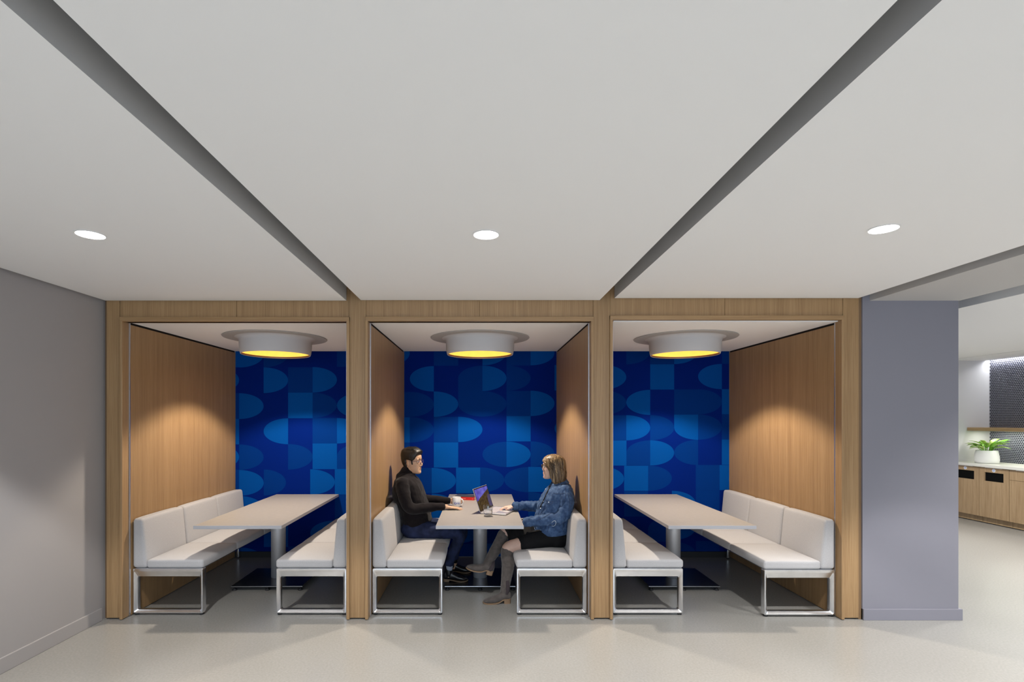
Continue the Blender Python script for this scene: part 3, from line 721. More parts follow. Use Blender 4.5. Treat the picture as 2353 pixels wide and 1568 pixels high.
def head_xf(org, yaw, sc, flip=False, pitch=0):
    R = Matrix.Rotation(yaw, 3, 'Z') @ Matrix.Rotation(pitch, 3, 'Y'); o = Vector(org)
    return lambda p: o + R @ (Vector(p) * sc)

def build_head(mb, X, female=False):
    h = MB(); N = 36; rr = []
    for i in range((len(HEAD) - 1) * 3 + 1):
        z, b, f, w = head_ring(i / 3); r_ = []
        for j in range(N):
            a = 2 * pi * j / N; c, s_ = cos(a), sin(a); e = 2 / 2.25
            r_.append(((b + f) / 2 + (f - b) / 2 * math.copysign(abs(c) ** e, c), w * math.copysign(abs(s_) ** e, s_), z))
        rr.append(r_)
    h.rings(rr)
    ns = .92 if female else 1
    h.tube([(.080, 0, .138), (.092, 0, .118), (.1035 * ns + .002, 0, .098), (.1040 * ns, 0, .087)], [(.007, .008), (.0078, .009), (.0092, .010), (.0098, .0088)], 10, up=(1, 0, 0))
    h.ell((.096 * ns, .0095, .083), (.010, .0068, .006), 8, 6); h.ell((.096 * ns, -.0095, .083), (.010, .0068, .006), 8, 6)
    h.ell((.0895, 0, .0610), (.0100, .021, .0065), 12, 6); h.ell((.0890, 0, .0485), (.0095, .019, .0065), 12, 6); h.ell((.0875, 0, .0555), (.008, .018, .008), 12, 6); h.ell((.0885, 0, .072), (.0085, .012, .010), 12, 6)      # lips
    h.ell((.084, 0, .018), (.015, .022, .016), 12, 8)                                                               # chin
    for s_ in (-1, 1):
        h.ell((.079, s_ * .033, .145), (.011, .022, .008), 10, 6)                                                   # brow
        pass                                                   # cheekbone
        R = Matrix.Rotation(radians(-12 if s_ > 0 else -12), 3, 'Y')
        h.ell((-.008, s_ * .077, .108), (.018, .009, .031), 12, 8, R); h.ell((-.004, s_ * .077, .085), (.010, .007, .012), 10, 6)
    mb.add([X(p) for p in h.v], h.f)

def hand(mb, wrist, d, n, side, curls, spread=.02, sc=1.0, thumb=(.5, .35), drop=0.0):
    """palm + five fingers: d pointing direction, n back of the hand, side towards the thumb; curls = (knuckle, middle) bends in degrees per finger"""
    d, n, side = Vector(d).normalized(), Vector(n).normalized(), Vector(side).normalized(); w = Vector(wrist)
    A = lambda a, s_, u: w + d * (a * sc) + side * (s_ * sc) + n * (u * sc)
    mb.tube([A(-.02, 0, 0), A(.012, .001, 0), A(.045, .002, 0), A(.078, 0, 0), A(.094, 0, -.001)],
            [(.027 * sc, .019 * sc), (.029 * sc, .0175 * sc), (.037 * sc, .0155 * sc), (.039 * sc, .013 * sc), (.036 * sc, .0105 * sc)], 16, up=n)
    for k, (off, L, r) in enumerate(((.0285, .072, .0088), (.0095, .080, .0090), (-.0095, .075, .0086), (-.0275, .058, .0076))):
        c1, c2 = curls[k]; b = A(.086, off, -.001); pts = [A(.062, off * .9, 0), b]; ang = 0; p = b; dd = (d + side * (spread * (1.5 - k) * 2)).normalized()
        for seg, c in ((.46, c1), (.31, c2), (.23, c2 * .7)):
            ang += radians(c); v = dd * cos(ang) - n * sin(ang); p = p + v * (L * seg * sc); pts.append(p)
        mb.tube(pts, [r * sc * q for q in (1.05, 1.05, .98, .9, .75)], 10, up=n)
    t0 = A(.012, .020, -.004); t1 = A(.040, .042, -.010); t2 = A(.066, .052 * thumb[0] * 2, -.016); t3 = A(.088, .052 * thumb[1] * 2, -.020)
    mb.tube([t0, t1, t2, t3], [.0125 * sc, .0115 * sc, .0098 * sc, .0072 * sc], 10, up=n)

def shoe_mesh(heel, d, up, L, w=1.0, hz=.0, top=.10, heel_h=.022):
    """returns upper, sole, heel block lofts for a foot: heel point on the ground, d towards the toe"""
    d = Vector(d).normalized(); up = Vector(up); up = (up - d * up.dot(d)).normalized(); sd = d.cross(up); o = Vector(heel)
    P = lambda u, s_, z: o + d * u + sd * s_ + up * z
    k = L / .24
    sl = [(-.002, heel_h + .004, heel_h + .055, .020), (.012, heel_h - .002, top, .031), (.045, heel_h - .004, top + .012, .034), (.075, heel_h - .008, top, .034), (.105, .014, .082, .036), (.14, .008, .066, .041),
          (.18, .007, .054, .043), (.215, .008, .040, .036), (.236, .010, .030, .022), (.243, .012, .022, .010)]
    up_ = MB(); so = MB(); he = MB(); rr = []
    for u, z0, z1, hw in spl(sl, 3):
        rr.append([P(u * k, hw * w * math.copysign(abs(cos(a)) ** .85, cos(a)), (z0 + z1) / 2 + (z1 - z0) / 2 * math.copysign(abs(sin(a)) ** .85, sin(a))) for a in [2 * pi * j / 20 for j in range(20)]])
    up_.rings(rr)
    ss = [(-.004, heel_h, .014), (.006, heel_h, .027), (.03, heel_h - .001, .034), (.065, heel_h - .004, .033), (.10, .009, .034), (.14, .002, .041), (.18, .0, .044), (.215, .002, .038), (.238, .005, .024), (.247, .008, .009)]
    rr = []
    for u, z, hw in spl(ss, 3):
        rr.append([P(u * k, s_ * hw * w * 1.04, z + q) for s_, q in ((-1, 0), (1, 0), (1.0, .009), (-1.0, .009))])
    so.rings(rr)
    rr = []
    for u, hw in ((-.002, .015), (.006, .027), (.03, .032), (.056, .031)):
        rr.append([P(u * k, s_ * hw * w, q) for s_, q in ((-1, 0), (1, 0), (1.02, heel_h + .001), (-1.02, heel_h + .001))])
    he.rings(rr)
    return up_, so, he

def skin(name, col):
    m = mat(name, col, .5, spec=.35, var=.06, vscale=30); b = m.node_tree.nodes['Principled BSDF']
    b.inputs['Subsurface Weight'].default_value = .12; b.inputs['Subsurface Radius'].default_value = (.012, .005, .003); return m

def folds(sc, amp, seed, stretch=(1, 1, 1)):
    o = Vector((seed * 3.1, seed * 1.7, seed * .9))
    def f(p):
        q = Vector((p.x * stretch[0], p.y * stretch[1], p.z * stretch[2])) * sc + o
        v = noise.noise(q); return amp * (1 - 2 * abs(v)) * .6 + amp * .5 * noise.noise(q * 2.3)
    return f

def glasses(X, parent, lens_m, frame_m, w=.034, rx=.022, rz=.0165, z=.124, x=.108, thick=.0022, dark=False):
    g = None; fm = MB()
    for s_ in (-1, 1):
        pts = [(x - .010 * abs(abs((s_ * w + rx * cos(2 * pi * k / 20))) / .056) ** 2, s_ * w + rx * cos(2 * pi * k / 20), z + rz * sin(2 * pi * k / 20)) for k in range(20)]
        rr = []
        for k in range(20):
            c = Vector(pts[k]); o = (c - Vector((c.x, s_ * w, z))).normalized()
            rr.append([c + o * (thick * cos(a)) + Vector((thick * sin(a), 0, 0)) for a in [2 * pi * q / 6 for q in range(6)]])
        rr.append(rr[0]); fm.rings(rr, False, False)
        fm.tube([(x - .010, s_ * .056, z + .006), (x - .03, s_ * .070, z + .006), (.02, s_ * .0775, z + .002), (-.012, s_ * .078, z + .0), (-.024, s_ * .076, z - .014)], [thick * .9] * 5, 8)
    fm.tube([(x, -.013, z + .004), (x + .002, 0, z + .007), (x, .013, z + .004)], [thick * .8] * 3, 8)
    go = obj('glasses', MB_xf(fm, X), frame_m, parent, smooth=True)
    lm_ = MB()
    for s_ in (-1, 1):
        N = 20; ring = lambda dx, q: [(x - .010 * abs((s_ * w + q * rx * cos(2 * pi * k / N)) / .056) ** 2 + dx, s_ * w + q * rx * cos(2 * pi * k / N), z + q * rz * sin(2 * pi * k / N)) for k in range(N)]
        lm_.rings([ring(-.0006, .97), ring(.0006, .97)], True, True)
    obj('lens', MB_xf(lm_, X), lens_m, go, smooth=False); return go

def MB_xf(m, X):
    r = MB(); r.add([X(p) for p in m.v], m.f); r.m = list(m.m); return r

def eyes(X, parent, iris):
    e = MB(); i_ = MB(); b = MB()
    for s_ in (-1, 1):
        e.ell((.079, s_ * .032, .1235), (.0105, .0125, .0075), 12, 8); i_.ell((.0865, s_ * .032, .1235), (.0038, .0052, .0058), 10, 6)
    obj('eye', MB_xf(e, X), mat('eye_white', (.75, .72, .70), .3), parent, smooth=True); obj('iris', MB_xf(i_, X), mat('iris', iris, .2), parent, smooth=True)

def brows(X, parent, m):
    b = MB()
    for s_ in (-1, 1):
        b.tube([(.0915, s_ * .015, .1495), (.0895, s_ * .030, .1525), (.079, s_ * .047, .1480)], [(.0045, .0025), (.0045, .0025), (.003, .002)], 8)
    obj('eyebrows', MB_xf(b, X), m, parent, smooth=True)

def hair_shell(hl, th, fringe=None):
    """closed copy of the head loft: pushed out where hair grows, sunk inside the head elsewhere"""
    h = MB(); N = 56; rr = []; K = (len(HEAD) - 1) * 5
    for i in range(K + 1):
        z, b, f, w = head_ring(i / 5); r_ = []
        for j in range(N):
            a = 2 * pi * j / N; c, s_ = cos(a), sin(a); e = 2 / 2.25
            p = Vector(((b + f) / 2 + (f - b) / 2 * math.copysign(abs(c) ** e, c), w * math.copysign(abs(s_) ** e, s_), z))
            dg = abs(math.degrees(math.atan2(s_, c))); k = hl(dg, z)
            cen = Vector((-.005, 0, .12)); o = (p - cen).normalized()
            r_.append(p + o * (k * th(dg, z) - (1 - k) * .010))
        rr.append(r_)
    h.rings(rr); return h

def interp(x, P):
    if x <= P[0][0]: return P[0][1]
    for (a, b), (c, d) in zip(P, P[1:]):
        if x <= c: return b + (d - b) * (x - a) / (c - a)
    return P[-1][1]

# ---------------- the man, facing +x
man = thing('person', 'man in a black mock-neck sweater, jeans and glasses holding a mug', 'person', (-.70, 5.2, .46))
M['skin_m'] = skin('light_olive_skin', (.50, .31, .205))
XM = head_xf((-.700, 5.195, 1.083), radians(-17), 1.0, pitch=radians(2))
body = MB(); build_head(body, XM)
limb(body, [(-.765, 5.2, 1.00, .065), (-.745, 5.2, 1.06, .060), (-.722, 5.196, 1.12, .057), (-.712, 5.195, 1.17, .055)], 20)
loft_z(body, [(.50, -.77, -.56, 5.2, .155), (.60, -.77, -.53, 5.2, .155), (.72, -.81, -.55, 5.2, .15), (.85, -.86, -.60, 5.2, .165), (.96, -.865, -.62, 5.2, .18), (1.02, -.84, -.67, 5.2, .16), (1.06, -.81, -.69, 5.2, .06)])
armR = [(-.765, 5.025, 1.000, .066), (-.748, 4.985, .905, .060), (-.712, 4.975, .805, .053), (-.655, 4.990, .762, .049), (-.55, 5.030, .768, .046), (-.45, 5.060, .772, .040), (-.388, 5.078, .772, .036)]
armL = [(-.755, 5.375, 1.000, .062), (-.715, 5.415, .905, .056), (-.650, 5.425, .825, .050), (-.590, 5.41, .795, .046), (-.50, 5.385, .793, .043), (-.42, 5.362, .79, .038), (-.345, 5.345, .787, .033)]
thin = lambda L, q: [p[:3] + (p[3] * q,) for p in L]
limb(body, thin(armR, .72) + [(-.35, 5.083, .770, .024)]); limb(body, thin(armL, .72) + [(-.325, 5.338, .787, .022)])
hand(body, (-.352, 5.083, .7665), (1, .07, -.085), (.08, 0, 1), (-.07, 1, 0), ((4, 8), (4, 8), (5, 8), (6, 10)), .01, 1.0, (.42, .30))
hand(body, (-.325, 5.335, .786), (1, -.06, -.12), (.06, 1, .0), (.12, 0, 1), ((30, 38), (32, 40), (34, 42), (38, 40)), .005, .96, (.5, .42))
legR = [(-.70, 5.10, .550, .090), (-.58, 5.085, .547, .086), (-.40, 5.075, .535, .075), (-.265, 5.07, .522, .061), (-.225, 5.07, .47, .056), (-.262, 5.075, .38, .052), (-.298, 5.08, .29, .045), (-.320, 5.08, .222, .0415)]
legL = [(-.70, 5.30, .545, .085), (-.58, 5.315, .540, .080), (-.40, 5.33, .530, .070), (-.255, 5.335, .522, .061), (-.205, 5.34, .47, .056), (-.235, 5.35, .38, .052), (-.268, 5.36, .29, .045), (-.285, 5.365, .205, .0415)]
limb(body, thin(legR, .75) + [(-.325, 5.08, .10, .03)]); limb(body, thin(legL, .75) + [(-.29, 5.365, .10, .03)])
obj('body', remesh(body, .0042, 4), M['skin_m'], man, smooth=True)
sw = MB()
loft_z(sw, [(.505, -.775, -.535, 5.2, .165), (.56, -.800, -.500, 5.2, .185), (.67, -.812, -.512, 5.2, .180), (.75, -.838, -.525, 5.2, .178), (.83, -.880, -.555, 5.2, .185), (.92, -.890, -.583, 5.2, .200), (.985, -.876, -.610, 5.2, .205), (1.03, -.855, -.640, 5.2, .180), (1.06, -.83, -.665, 5.2, .120), (1.085, -.81, -.672, 5.2, .078)])
limb(sw, armR, 20); limb(sw, armL, 20)
limb(sw, [(-.775, 5.2, 1.03, .085), (-.752, 5.2, 1.075, .070), (-.738, 5.198, 1.105, .0665)], 22, up=(1, 0, 0))
cm = MB(); cm.tube([(-.748, 5.199, 1.085), (-.733, 5.197, 1.122)], [.068, .0655], 28, up=(1, 0, 0), caps=False)
sw.xf(lambda p: Vector((p.x, p.y, p.z + max(0, min(1, (.62 - p.z) / .12)) * max(0, p.x + .77) * .52)))
obj('sweater', remesh(sw, .005, 4, folds(11, .007, 2, (.8, 1.2, 1.1))), mat('black_knit', (.0075, .0055, .0068), .9, spec=.15, sheen=.10, bump=.15, bscale=500), man, smooth=True)
cr = MB(); N = 32; rr = []
for r_, dz in ((.0665, -.035), (.0680, -.012), (.0672, .012), (.0645, .016), (.0605, .010), (.059, -.02)):
    rr.append([(-.738 + dz * .35 + r_ * 1.0 * cos(a), 5.197 + r_ * .97 * sin(a), 1.105 + dz - .27 * r_ * cos(a)) for a in [2 * pi * k / N for k in range(N)]])
cr.rings(rr, False, False); obj('collar', cr, mat('black_ribbed_knit', (.008, .007, .009), .9, spec=.2), man, smooth=True)
jn = MB(); limb(jn, legR, 20); limb(jn, legL, 20)
loft_z(jn, [(.462, -.745, -.57, 5.2, .15), (.50, -.785, -.53, 5.2, .185), (.56, -.79, -.515, 5.2, .19), (.62, -.785, -.53, 5.2, .175), (.65, -.775, -.54, 5.2, .16)])
M['jeans'] = mat('dark_indigo_denim', (.016, .023, .062), .8, spec=.2, var=.45, vscale=14, bump=.2, bscale=700)
obj('jeans', remesh(jn, .005, 4, folds(16, .005, 5)), M['jeans'], man, smooth=True)
M['bl'] = mat('black_leather', (.008, .008, .010), .28, spec=.5, var=.2, vscale=30); M['bs'] = mat('brown_shoe_sole', (.16, .10, .055), .6)
for (hx_, hy_), ank, L in (((-.375, 5.085), legR[-1], .232), ((-.350, 5.372), legL[-1], .232)):
    u_, so_, he_ = shoe_mesh((hx_, hy_, .0465), (1, -.02, 0), (0, 0, 1), L, .95, heel_h=.018)
    limb(u_, [(hx_ + .050, hy_, .115, .040, .037), (hx_ + .050, hy_, .155, .040, .037), (ank[0] - .004, hy_, .192, .038, .037)], 18, up=(1, 0, 0))
    s_ = obj('shoe', remesh(u_, .0035, 2), M['bl'], man, smooth=True)
    obj('sole', so_, M['bs'], s_); obj('heel', he_, M['bs'], s_)
    lc = MB()
    for q in range(4):
        cx = hx_ + .083 + .011 * q - .008; cz = .0465 + .098 - .013 * q + .004
        lc.tube([(cx - .004, hy_ - .018, cz - .012), (cx + .004, hy_ - .008, cz - .0), (cx + .004, hy_ + .008, cz - .0), (cx - .004, hy_ + .018, cz - .012)], [.0022] * 4, 8)
    obj('laces', lc, mat('lace_grey', (.12, .12, .13), .5), s_, smooth=True)
    sk_ = MB(); limb(sk_, [(ank[0] - .003, ank[1], .165, .0355), (ank[0], ank[1], .235, .0355)], 16)
    obj('sock', sk_, mat('pale_grey_sock', (.30, .33, .41), .9) if ank is legR[-1] else M['bl'], man, smooth=True)
M['hair_m'] = mat('near_black_hair', (.009, .007, .006), .42, spec=.4, var=.5, vscale=1, stretch=(60, 60, 14), bump=.3, bscale=1)
def hl_m(dg, z):
    zz = interp(dg, [(0, .196), (30, .192), (48, .176), (58, .150), (66, .135), (70, .094), (77, .090), (80, .132), (104, .142), (114, .075), (124, .042), (180, .028)])
    return smoothstep(zz - .006, zz + .005, z)
def th_m(dg, z):
    t = interp(z, [(.03, .010), (.10, .013), (.15, .017), (.19, .024), (.21, .030), (.23, .034)])
    if dg < 60: t += .010 * smoothstep(.17, .21, z) * (1 - dg / 60)
    if 62 < dg < 84 and z < .135: t *= .45
    if dg > 60: t *= interp(dg, [(60, .75), (95, .7), (150, 1.1), (180, 1.15)])
    return t
hm = hair_shell(hl_m, th_m)
rnd = random.Random(11)
for k in range(46):   # locks combed back over the top and side
    a = rnd.uniform(-65, 65); y = .055 * sin(radians(a)); z0 = .205 + .022 * cos(radians(a)) + rnd.uniform(0, .008)
    x0 = .088 - abs(y) * .5 + rnd.uniform(-.01, .006); hm.tube([(x0 - .012, y * .95, z0 - .012), (x0 - .004, y, z0 + .008), (x0 - .045, y * 1.12, z0 + .026 - abs(y) * .15), (x0 - .095, y * 1.15, z0 + .026 - abs(y) * .2), (x0 - .14, y * 1.1, z0 + .004)], [.004, .007, .009, .008, .004], 7)
obj('hair', MB_xf(hm, XM), M['hair_m'], man, smooth=True)
gl_m = thin_glass('spectacle_lens', (.93, .92, .97), .10)
eyes(XM, man, (.02, .01, .006)); brows(XM, man, M['hair_m'])
glasses(XM, man, gl_m, mat('dark_violet_frame', (.045, .02, .05), .35), rx=.0255, rz=.0165, x=.106, thick=.0019)
mo_ = MB(); mo_.tube([(.090, -.020, .0545), (.0965, -.008, .0548), (.0975, 0, .0545), (.0965, .008, .0548), (.090, .020, .0545)], [.0022] * 5, 6)
obj('mouth_line', MB_xf(mo_, XM), mat('lip_red_brown', (.24, .10, .08), .5), man, smooth=True)

# ---------------- the woman, facing -x
wom = thing('person', 'woman in a blue denim jacket, black skirt and grey knee boots at the laptop', 'person', (.70, 4.85, .46))
M['skin_w'] = skin('fair_skin', (.60, .40, .32))
XW = head_xf((.660, 4.865, 1.066), radians(180 - 20), .95, pitch=radians(1))
body = MB(); build_head(body, XW, True)
limb(body, [(.735, 4.86, .97, .060), (.715, 4.862, 1.03, .053), (.690, 4.865, 1.09, .050), (.675, 4.865, 1.14, .050)], 20)
loft_z(body, [(.49, .54, .76, 4.85, .16), (.56, .52, .76, 4.85, .155), (.68, .55, .77, 4.85, .145), (.80, .56, .80, 4.85, .15), (.92, .60, .80, 4.85, .16), (.99, .65, .79, 4.85, .13), (1.03, .69, .76, 4.85, .05)])
warmL = [(.752, 4.695, .965, .062), (.757, 4.655, .885, .059), (.735, 4.640, .800, .056), (.685, 4.642, .742, .052), (.59, 4.655, .728, .048), (.48, 4.668, .712, .043), (.395, 4.675, .700, .039)]
warmR = [(.735, 5.015, .965, .060), (.700, 5.055, .885, .056), (.640, 5.070, .815, .051), (.565, 5.060, .780, .047), (.47, 5.030, .785, .043), (.39, 5.010, .790, .039), (.318, 5.000, .790, .036)]
limb(body, thin(warmL, .7) + [(.365, 4.677, .695, .024)]); limb(body, thin(warmR, .7) + [(.30, 4.998, .789, .022)])
hand(body, (.362, 4.677, .694), (-1, .1, -.12), (-.1, 0, 1), (0, 1, 0), ((10, 14),) * 4, .01, .92)
hand(body, (.300, 4.998, .788), (-1, -.02, -.10), (-.10, 0, 1), (.02, -1, 0), ((14, 18), (12, 16), (12, 16), (14, 18)), .02, .90, (.5, .40))
thL = [(.70, 4.765, .545, .088), (.58, 4.740, .545, .084), (.42, 4.695, .517, .071), (.285, 4.662, .492, .060), (.228, 4.655, .470, .055), (.222, 4.652, .42, .052), (.228, 4.645, .36, .052), (.218, 4.635, .26, .043), (.204, 4.620, .15, .034)]
thR = [(.70, 4.935, .560, .088), (.57, 4.915, .590, .082), (.42, 4.870, .610, .072), (.285, 4.830, .606, .062), (.222, 4.815, .582, .056), (.188, 4.80, .535, .053), (.155, 4.785, .48, .051), (.105, 4.755, .41, .042), (.060, 4.728, .345, .034)]
limb(body, thL, 18); limb(body, thR, 18)
obj('body', remesh(body, .0042, 3), M['skin_w'], wom, smooth=True)
grow = lambda L, q: [p[:3] + (p[3] + q,) for p in L]
def cut(L, t):   # keep the first t spans, last one partially
    i = int(t); f = t - i; out = list(L[:i + 1])
    if f > 0: out.append(tuple(a + (b - a) * f for a, b in zip(L[i], L[i + 1])))
    return out
sk = MB(); gl_ = grow(thL, .010); gr_ = grow(thR, .010)
limb(sk, [(.31, 4.79, .600, .062), (.285, 4.735, .560, .052), (.290, 4.690, .525, .040)], 16); limb(sk, cut(gl_, 2.4), 22); limb(sk, cut(gr_, 3.55), 22)
# cloth stretched between the crossed thighs
for a, b in ((.25, .5), (.5, 1.0), (.75, 1.4), (1, 1.7)):
    i = int(a * 2); q0 = gl_[min(2, i)]; q1 = gr_[min(3, i)]
    limb(sk, [q0[:3] + (q0[3] * .93,), tuple((u + v) / 2 for u, v in zip(q0[:3], q1[:3])) + (.082,), q1[:3] + (q1[3] * .93,)], 14)
limb(sk, [cut(gl_, 2.3)[-1][:3] + (.068,), (.335, 4.755, .566, .066), (.285, 4.815, .598, .064)], 14)
loft_z(sk, [(.462, .585, .735, 4.85, .14), (.49, .55, .765, 4.85, .185), (.55, .53, .785, 4.85, .195), (.62, .53, .785, 4.85, .18), (.67, .54, .78, 4.85, .165)])
obj('skirt', remesh(sk, .005, 5, folds(13, .003, 3)), mat('black_knit_skirt', (.006, .006, .007), .85, spec=.2), wom, smooth=True)
jk = MB()
loft_z(jk, [(.590, .475, .800, 4.85, .196), (.618, .470, .808, 4.85, .198), (.66, .478, .812, 4.85, .192), (.74, .500, .822, 4.85, .186), (.83, .525, .838, 4.85, .190), (.91, .560, .842, 4.85, .198), (.965, .598, .830, 4.85, .190), (1.005, .645, .812, 4.85, .150), (1.03, .675, .792, 4.855, .085), (1.042, .690, .778, 4.857, .062)])
limb(jk, warmL, 20); limb(jk, warmR, 20)
def denim():
    m, nt, b = nmat('washed_blue_denim'); tc = nt.nodes.new('ShaderNodeTexCoord')
    n1 = nt.nodes.new('ShaderNodeTexNoise'); n1.inputs['Scale'].default_value = 24; n1.inputs['Detail'].default_value = 7; n1.inputs['Roughness'].default_value = .65; nt.links.new(tc.outputs['Object'], n1.inputs['Vector'])
    r = nt.nodes.new('ShaderNodeValToRGB'); e = r.color_ramp.elements; e[0].position = .32; e[0].color = (.024, .050, .125, 1); e[1].position = .72; e[1].color = (.105, .170, .30, 1)
    q = e.new(.52); q.color = (.050, .095, .20, 1); nt.links.new(n1.outputs['Fac'], r.inputs[0])
    n2 = nt.nodes.new('ShaderNodeTexNoise'); n2.inputs['Scale'].default_value = 420; nt.links.new(tc.outputs['Object'], n2.inputs['Vector'])
    bu = nt.nodes.new('ShaderNodeBump'); bu.inputs['Strength'].default_value = .25; bu.inputs['Distance'].default_value = .003; nt.links.new(n2.outputs['Fac'], bu.inputs['Height'])
    nt.links.new(r.outputs[0], b.inputs['Base Color']); nt.links.new(bu.outputs[0], b.inputs['Normal']); b.inputs['Roughness'].default_value = .8; b.inputs['Specular IOR Level'].default_value = .2; return m
M['denim'] = denim()
ja = obj('denim_jacket', remesh(jk, .005, 3, folds(16, .013, 8, (1, 1.3, .9))), M['denim'], wom, smooth=True)
def band(sec, r0, mb_=None):
    mb_ = mb_ or MB(); mb_.rings(sec, False, False); return mb_
# hem band, cuffs, collar, seams, buttons
N = 48; rr = []
for g_, z_ in ((.004, .588), (.009, .592), (.010, .620), (.004, .624)):
    rr.append([((.475 + .80) / 2 + ((.80 - .470) / 2 + g_) * math.copysign(abs(cos(a)) ** .87, cos(a)), 4.85 + (.197 + g_) * math.copysign(abs(sin(a)) ** .87, sin(a)), z_ - .014 * (1 - abs((cos(a) + .1))) * (1 if sin(a) < 0 else .5)) for a in [2 * pi * k / N for k in range(N)]])
obj('hem_band', MB().rings(rr, False, False), M['denim'], ja, smooth=True)
for L in (warmL, warmR):
    a, b = Vector(L[-1][:3]), Vector(L[-2][:3]); d = (b - a).normalized()
    c_ = MB(); c_.tube([a - d * .022, a - d * .018, a + d * .024, a + d * .028], [.0355, .0415, .0435, .039], 24, caps=False)
    obj('cuff', c_, M['denim'], ja, smooth=True)
cl = MB(); rr = []
for r_, z_, k_ in ((.062, 1.012, 0), (.066, 1.052, 0), (.070, 1.060, 0), (.092, 1.022, 0), (.088, 1.014, 0), (.068, 1.040, 0)):
    rr.append([(.722 - .012 + r_ * cos(a) * 1.08, 4.86 + r_ * sin(a) * 1.05, z_ + .26 * r_ * cos(a) - .010) for a in [radians(-148) + radians(296) * q / 30 for q in range(31)]])
cl.rings(rr, True, True, True) if False else cl.rings([list(x) for x in zip(*rr)], True, True, True)
obj('collar', cl, M['denim'], ja, smooth=40)
# front opening, buttons, seams, pocket flap and adjuster laid on the jacket's surface
from mathutils.bvhtree import BVHTree
jb = BVHTree.FromPolygons([v.co + wom.location for v in ja.data.vertices], [tuple(p.vertices) for p in ja.data.polygons])
def on_jacket(px, py, lift=.001):
    o = Vector((0, 0, EYE)); d = Vector(((px - CX) / F, 1, -(py - CY) / F)).normalized()
    h = jb.ray_cast(o, d); 
    return None if h[0] is None else h[0] + h[1] * lift
def strip(pts, r, lift, n=4):
    q = [on_jacket(a, b, lift) for a, b in spl(pts, n)]; q = [p for p in q if p is not None]
    m_ = MB()
    if len(q) > 1: m_.tube(q, [r] * len(q), 8, up=(0, -1, 0))
    return m_
U = lambda u, v: (1040 + u / 4.125, 1020 + v / 4.125)
obj('front_opening', strip([U(928, 405), U(905, 450), U(878, 510), U(855, 560), U(832, 605)], (.0085, .003), .0005), mat('black_top', (.008, .008, .011), .8), ja, smooth=True)
M['seam'] = mat('denim_seam', (.022, .040, .095), .85); M['pale'] = mat('pale_denim_edge', (.42, .50, .62), .7)
se = MB()
for L_ in ([U(1068, 415), U(1074, 470), U(1060, 540), U(1030, 600)], [U(955, 470), U(1010, 478), U(1066, 470)], [U(885, 560), U(850, 640), U(815, 690)], [U(1090, 470), U(1110, 560), U(1100, 640)],
           [U(1070, 700), U(1050, 760), U(1040, 820)], [U(910, 790), U(900, 840)], [U(890, 540), U(920, 552), U(950, 548)], [U(890, 540), U(885, 558), U(918, 575), U(945, 566), U(950, 548)], [U(790, 735), U(880, 690), U(960, 650)]):
    g_ = strip(L_, .0019, .0008); se.add(g_.v, g_.f)
obj('seams', se, M['seam'], ja, smooth=True)
g_ = strip([U(940, 745), U(962, 730), U(978, 738), U(976, 762), U(958, 782), U(940, 778)], .0028, .003); obj('adjuster_tab', g_, M['pale'], ja, smooth=True)
bt = MB()
for u, v in ((778, 803), (912, 556), (862, 545), (835, 615), (885, 432)):
    p = on_jacket(*U(u, v), .001)
    if p is not None: bt.ell(p, (.006, .004, .006), 10, 6)
obj('buttons', bt, M['chrome'], ja, smooth=True)
# knee boots
M['suede'] = mat('grey_brown_suede', (.098, .082, .075), .9, spec=.2, var=.22, vscale=30, sheen=.3, bump=.15, bscale=300); M['bsole'] = mat('tan_stacked_sole', (.24, .15, .085), .6)
M['elastic'] = mat('dark_elastic_gore', (.045, .032, .036), .9)
def boot(shaft, heel, d, up, L):
    u_, so_, he_ = shoe_mesh(heel, d, up, L, .98, heel_h=.034, top=.112)
    limb(u_, shaft, 20); bo = obj('boot', remesh(u_, .004, 3, folds(22, .0022, 4, (1, 1, 1.6))), M['suede'], wom, smooth=True)
    obj('sole', so_, M['bsole'], bo); obj('heel', he_, M['bsole'], bo)
    return bo
bn = boot([(.222, 4.653, .452, .056), (.224, 4.650, .40, .0575), (.231, 4.645, .34, .058), (.222, 4.637, .26, .050), (.208, 4.622, .17, .042), (.200, 4.615, .105, .040)], (.247, 4.615, 0.0), (-1, -.06, 0), (0, 0, 1), .236)
bc = boot([(.196, 4.806, .556, .0565), (.172, 4.793, .505, .057), (.148, 4.780, .465, .056), (.105, 4.755, .405, .049), (.066, 4.732, .348, .042), (.046, 4.72, .318, .040)], (.088, 4.722, .212), (-.965, -.05, .262), (.262, 0, .965), .240)
for bo, P in ((bn, [(.218, 4.588, .21), (.226, 4.577, .16), (.222, 4.580, .12), (.213, 4.5825, .085)]), (bc, [(.103, 4.712, .345), (.094, 4.690, .310), (.083, 4.686, .285), (.066, 4.688, .262)])):
    g_ = MB(); g_.tube(P, [(.004, .014), (.006, .018), (.006, .018), (.004, .012)], 10, up=(1, 0, 0)); obj('elastic_gore', g_, M['elastic'], bo, smooth=True)
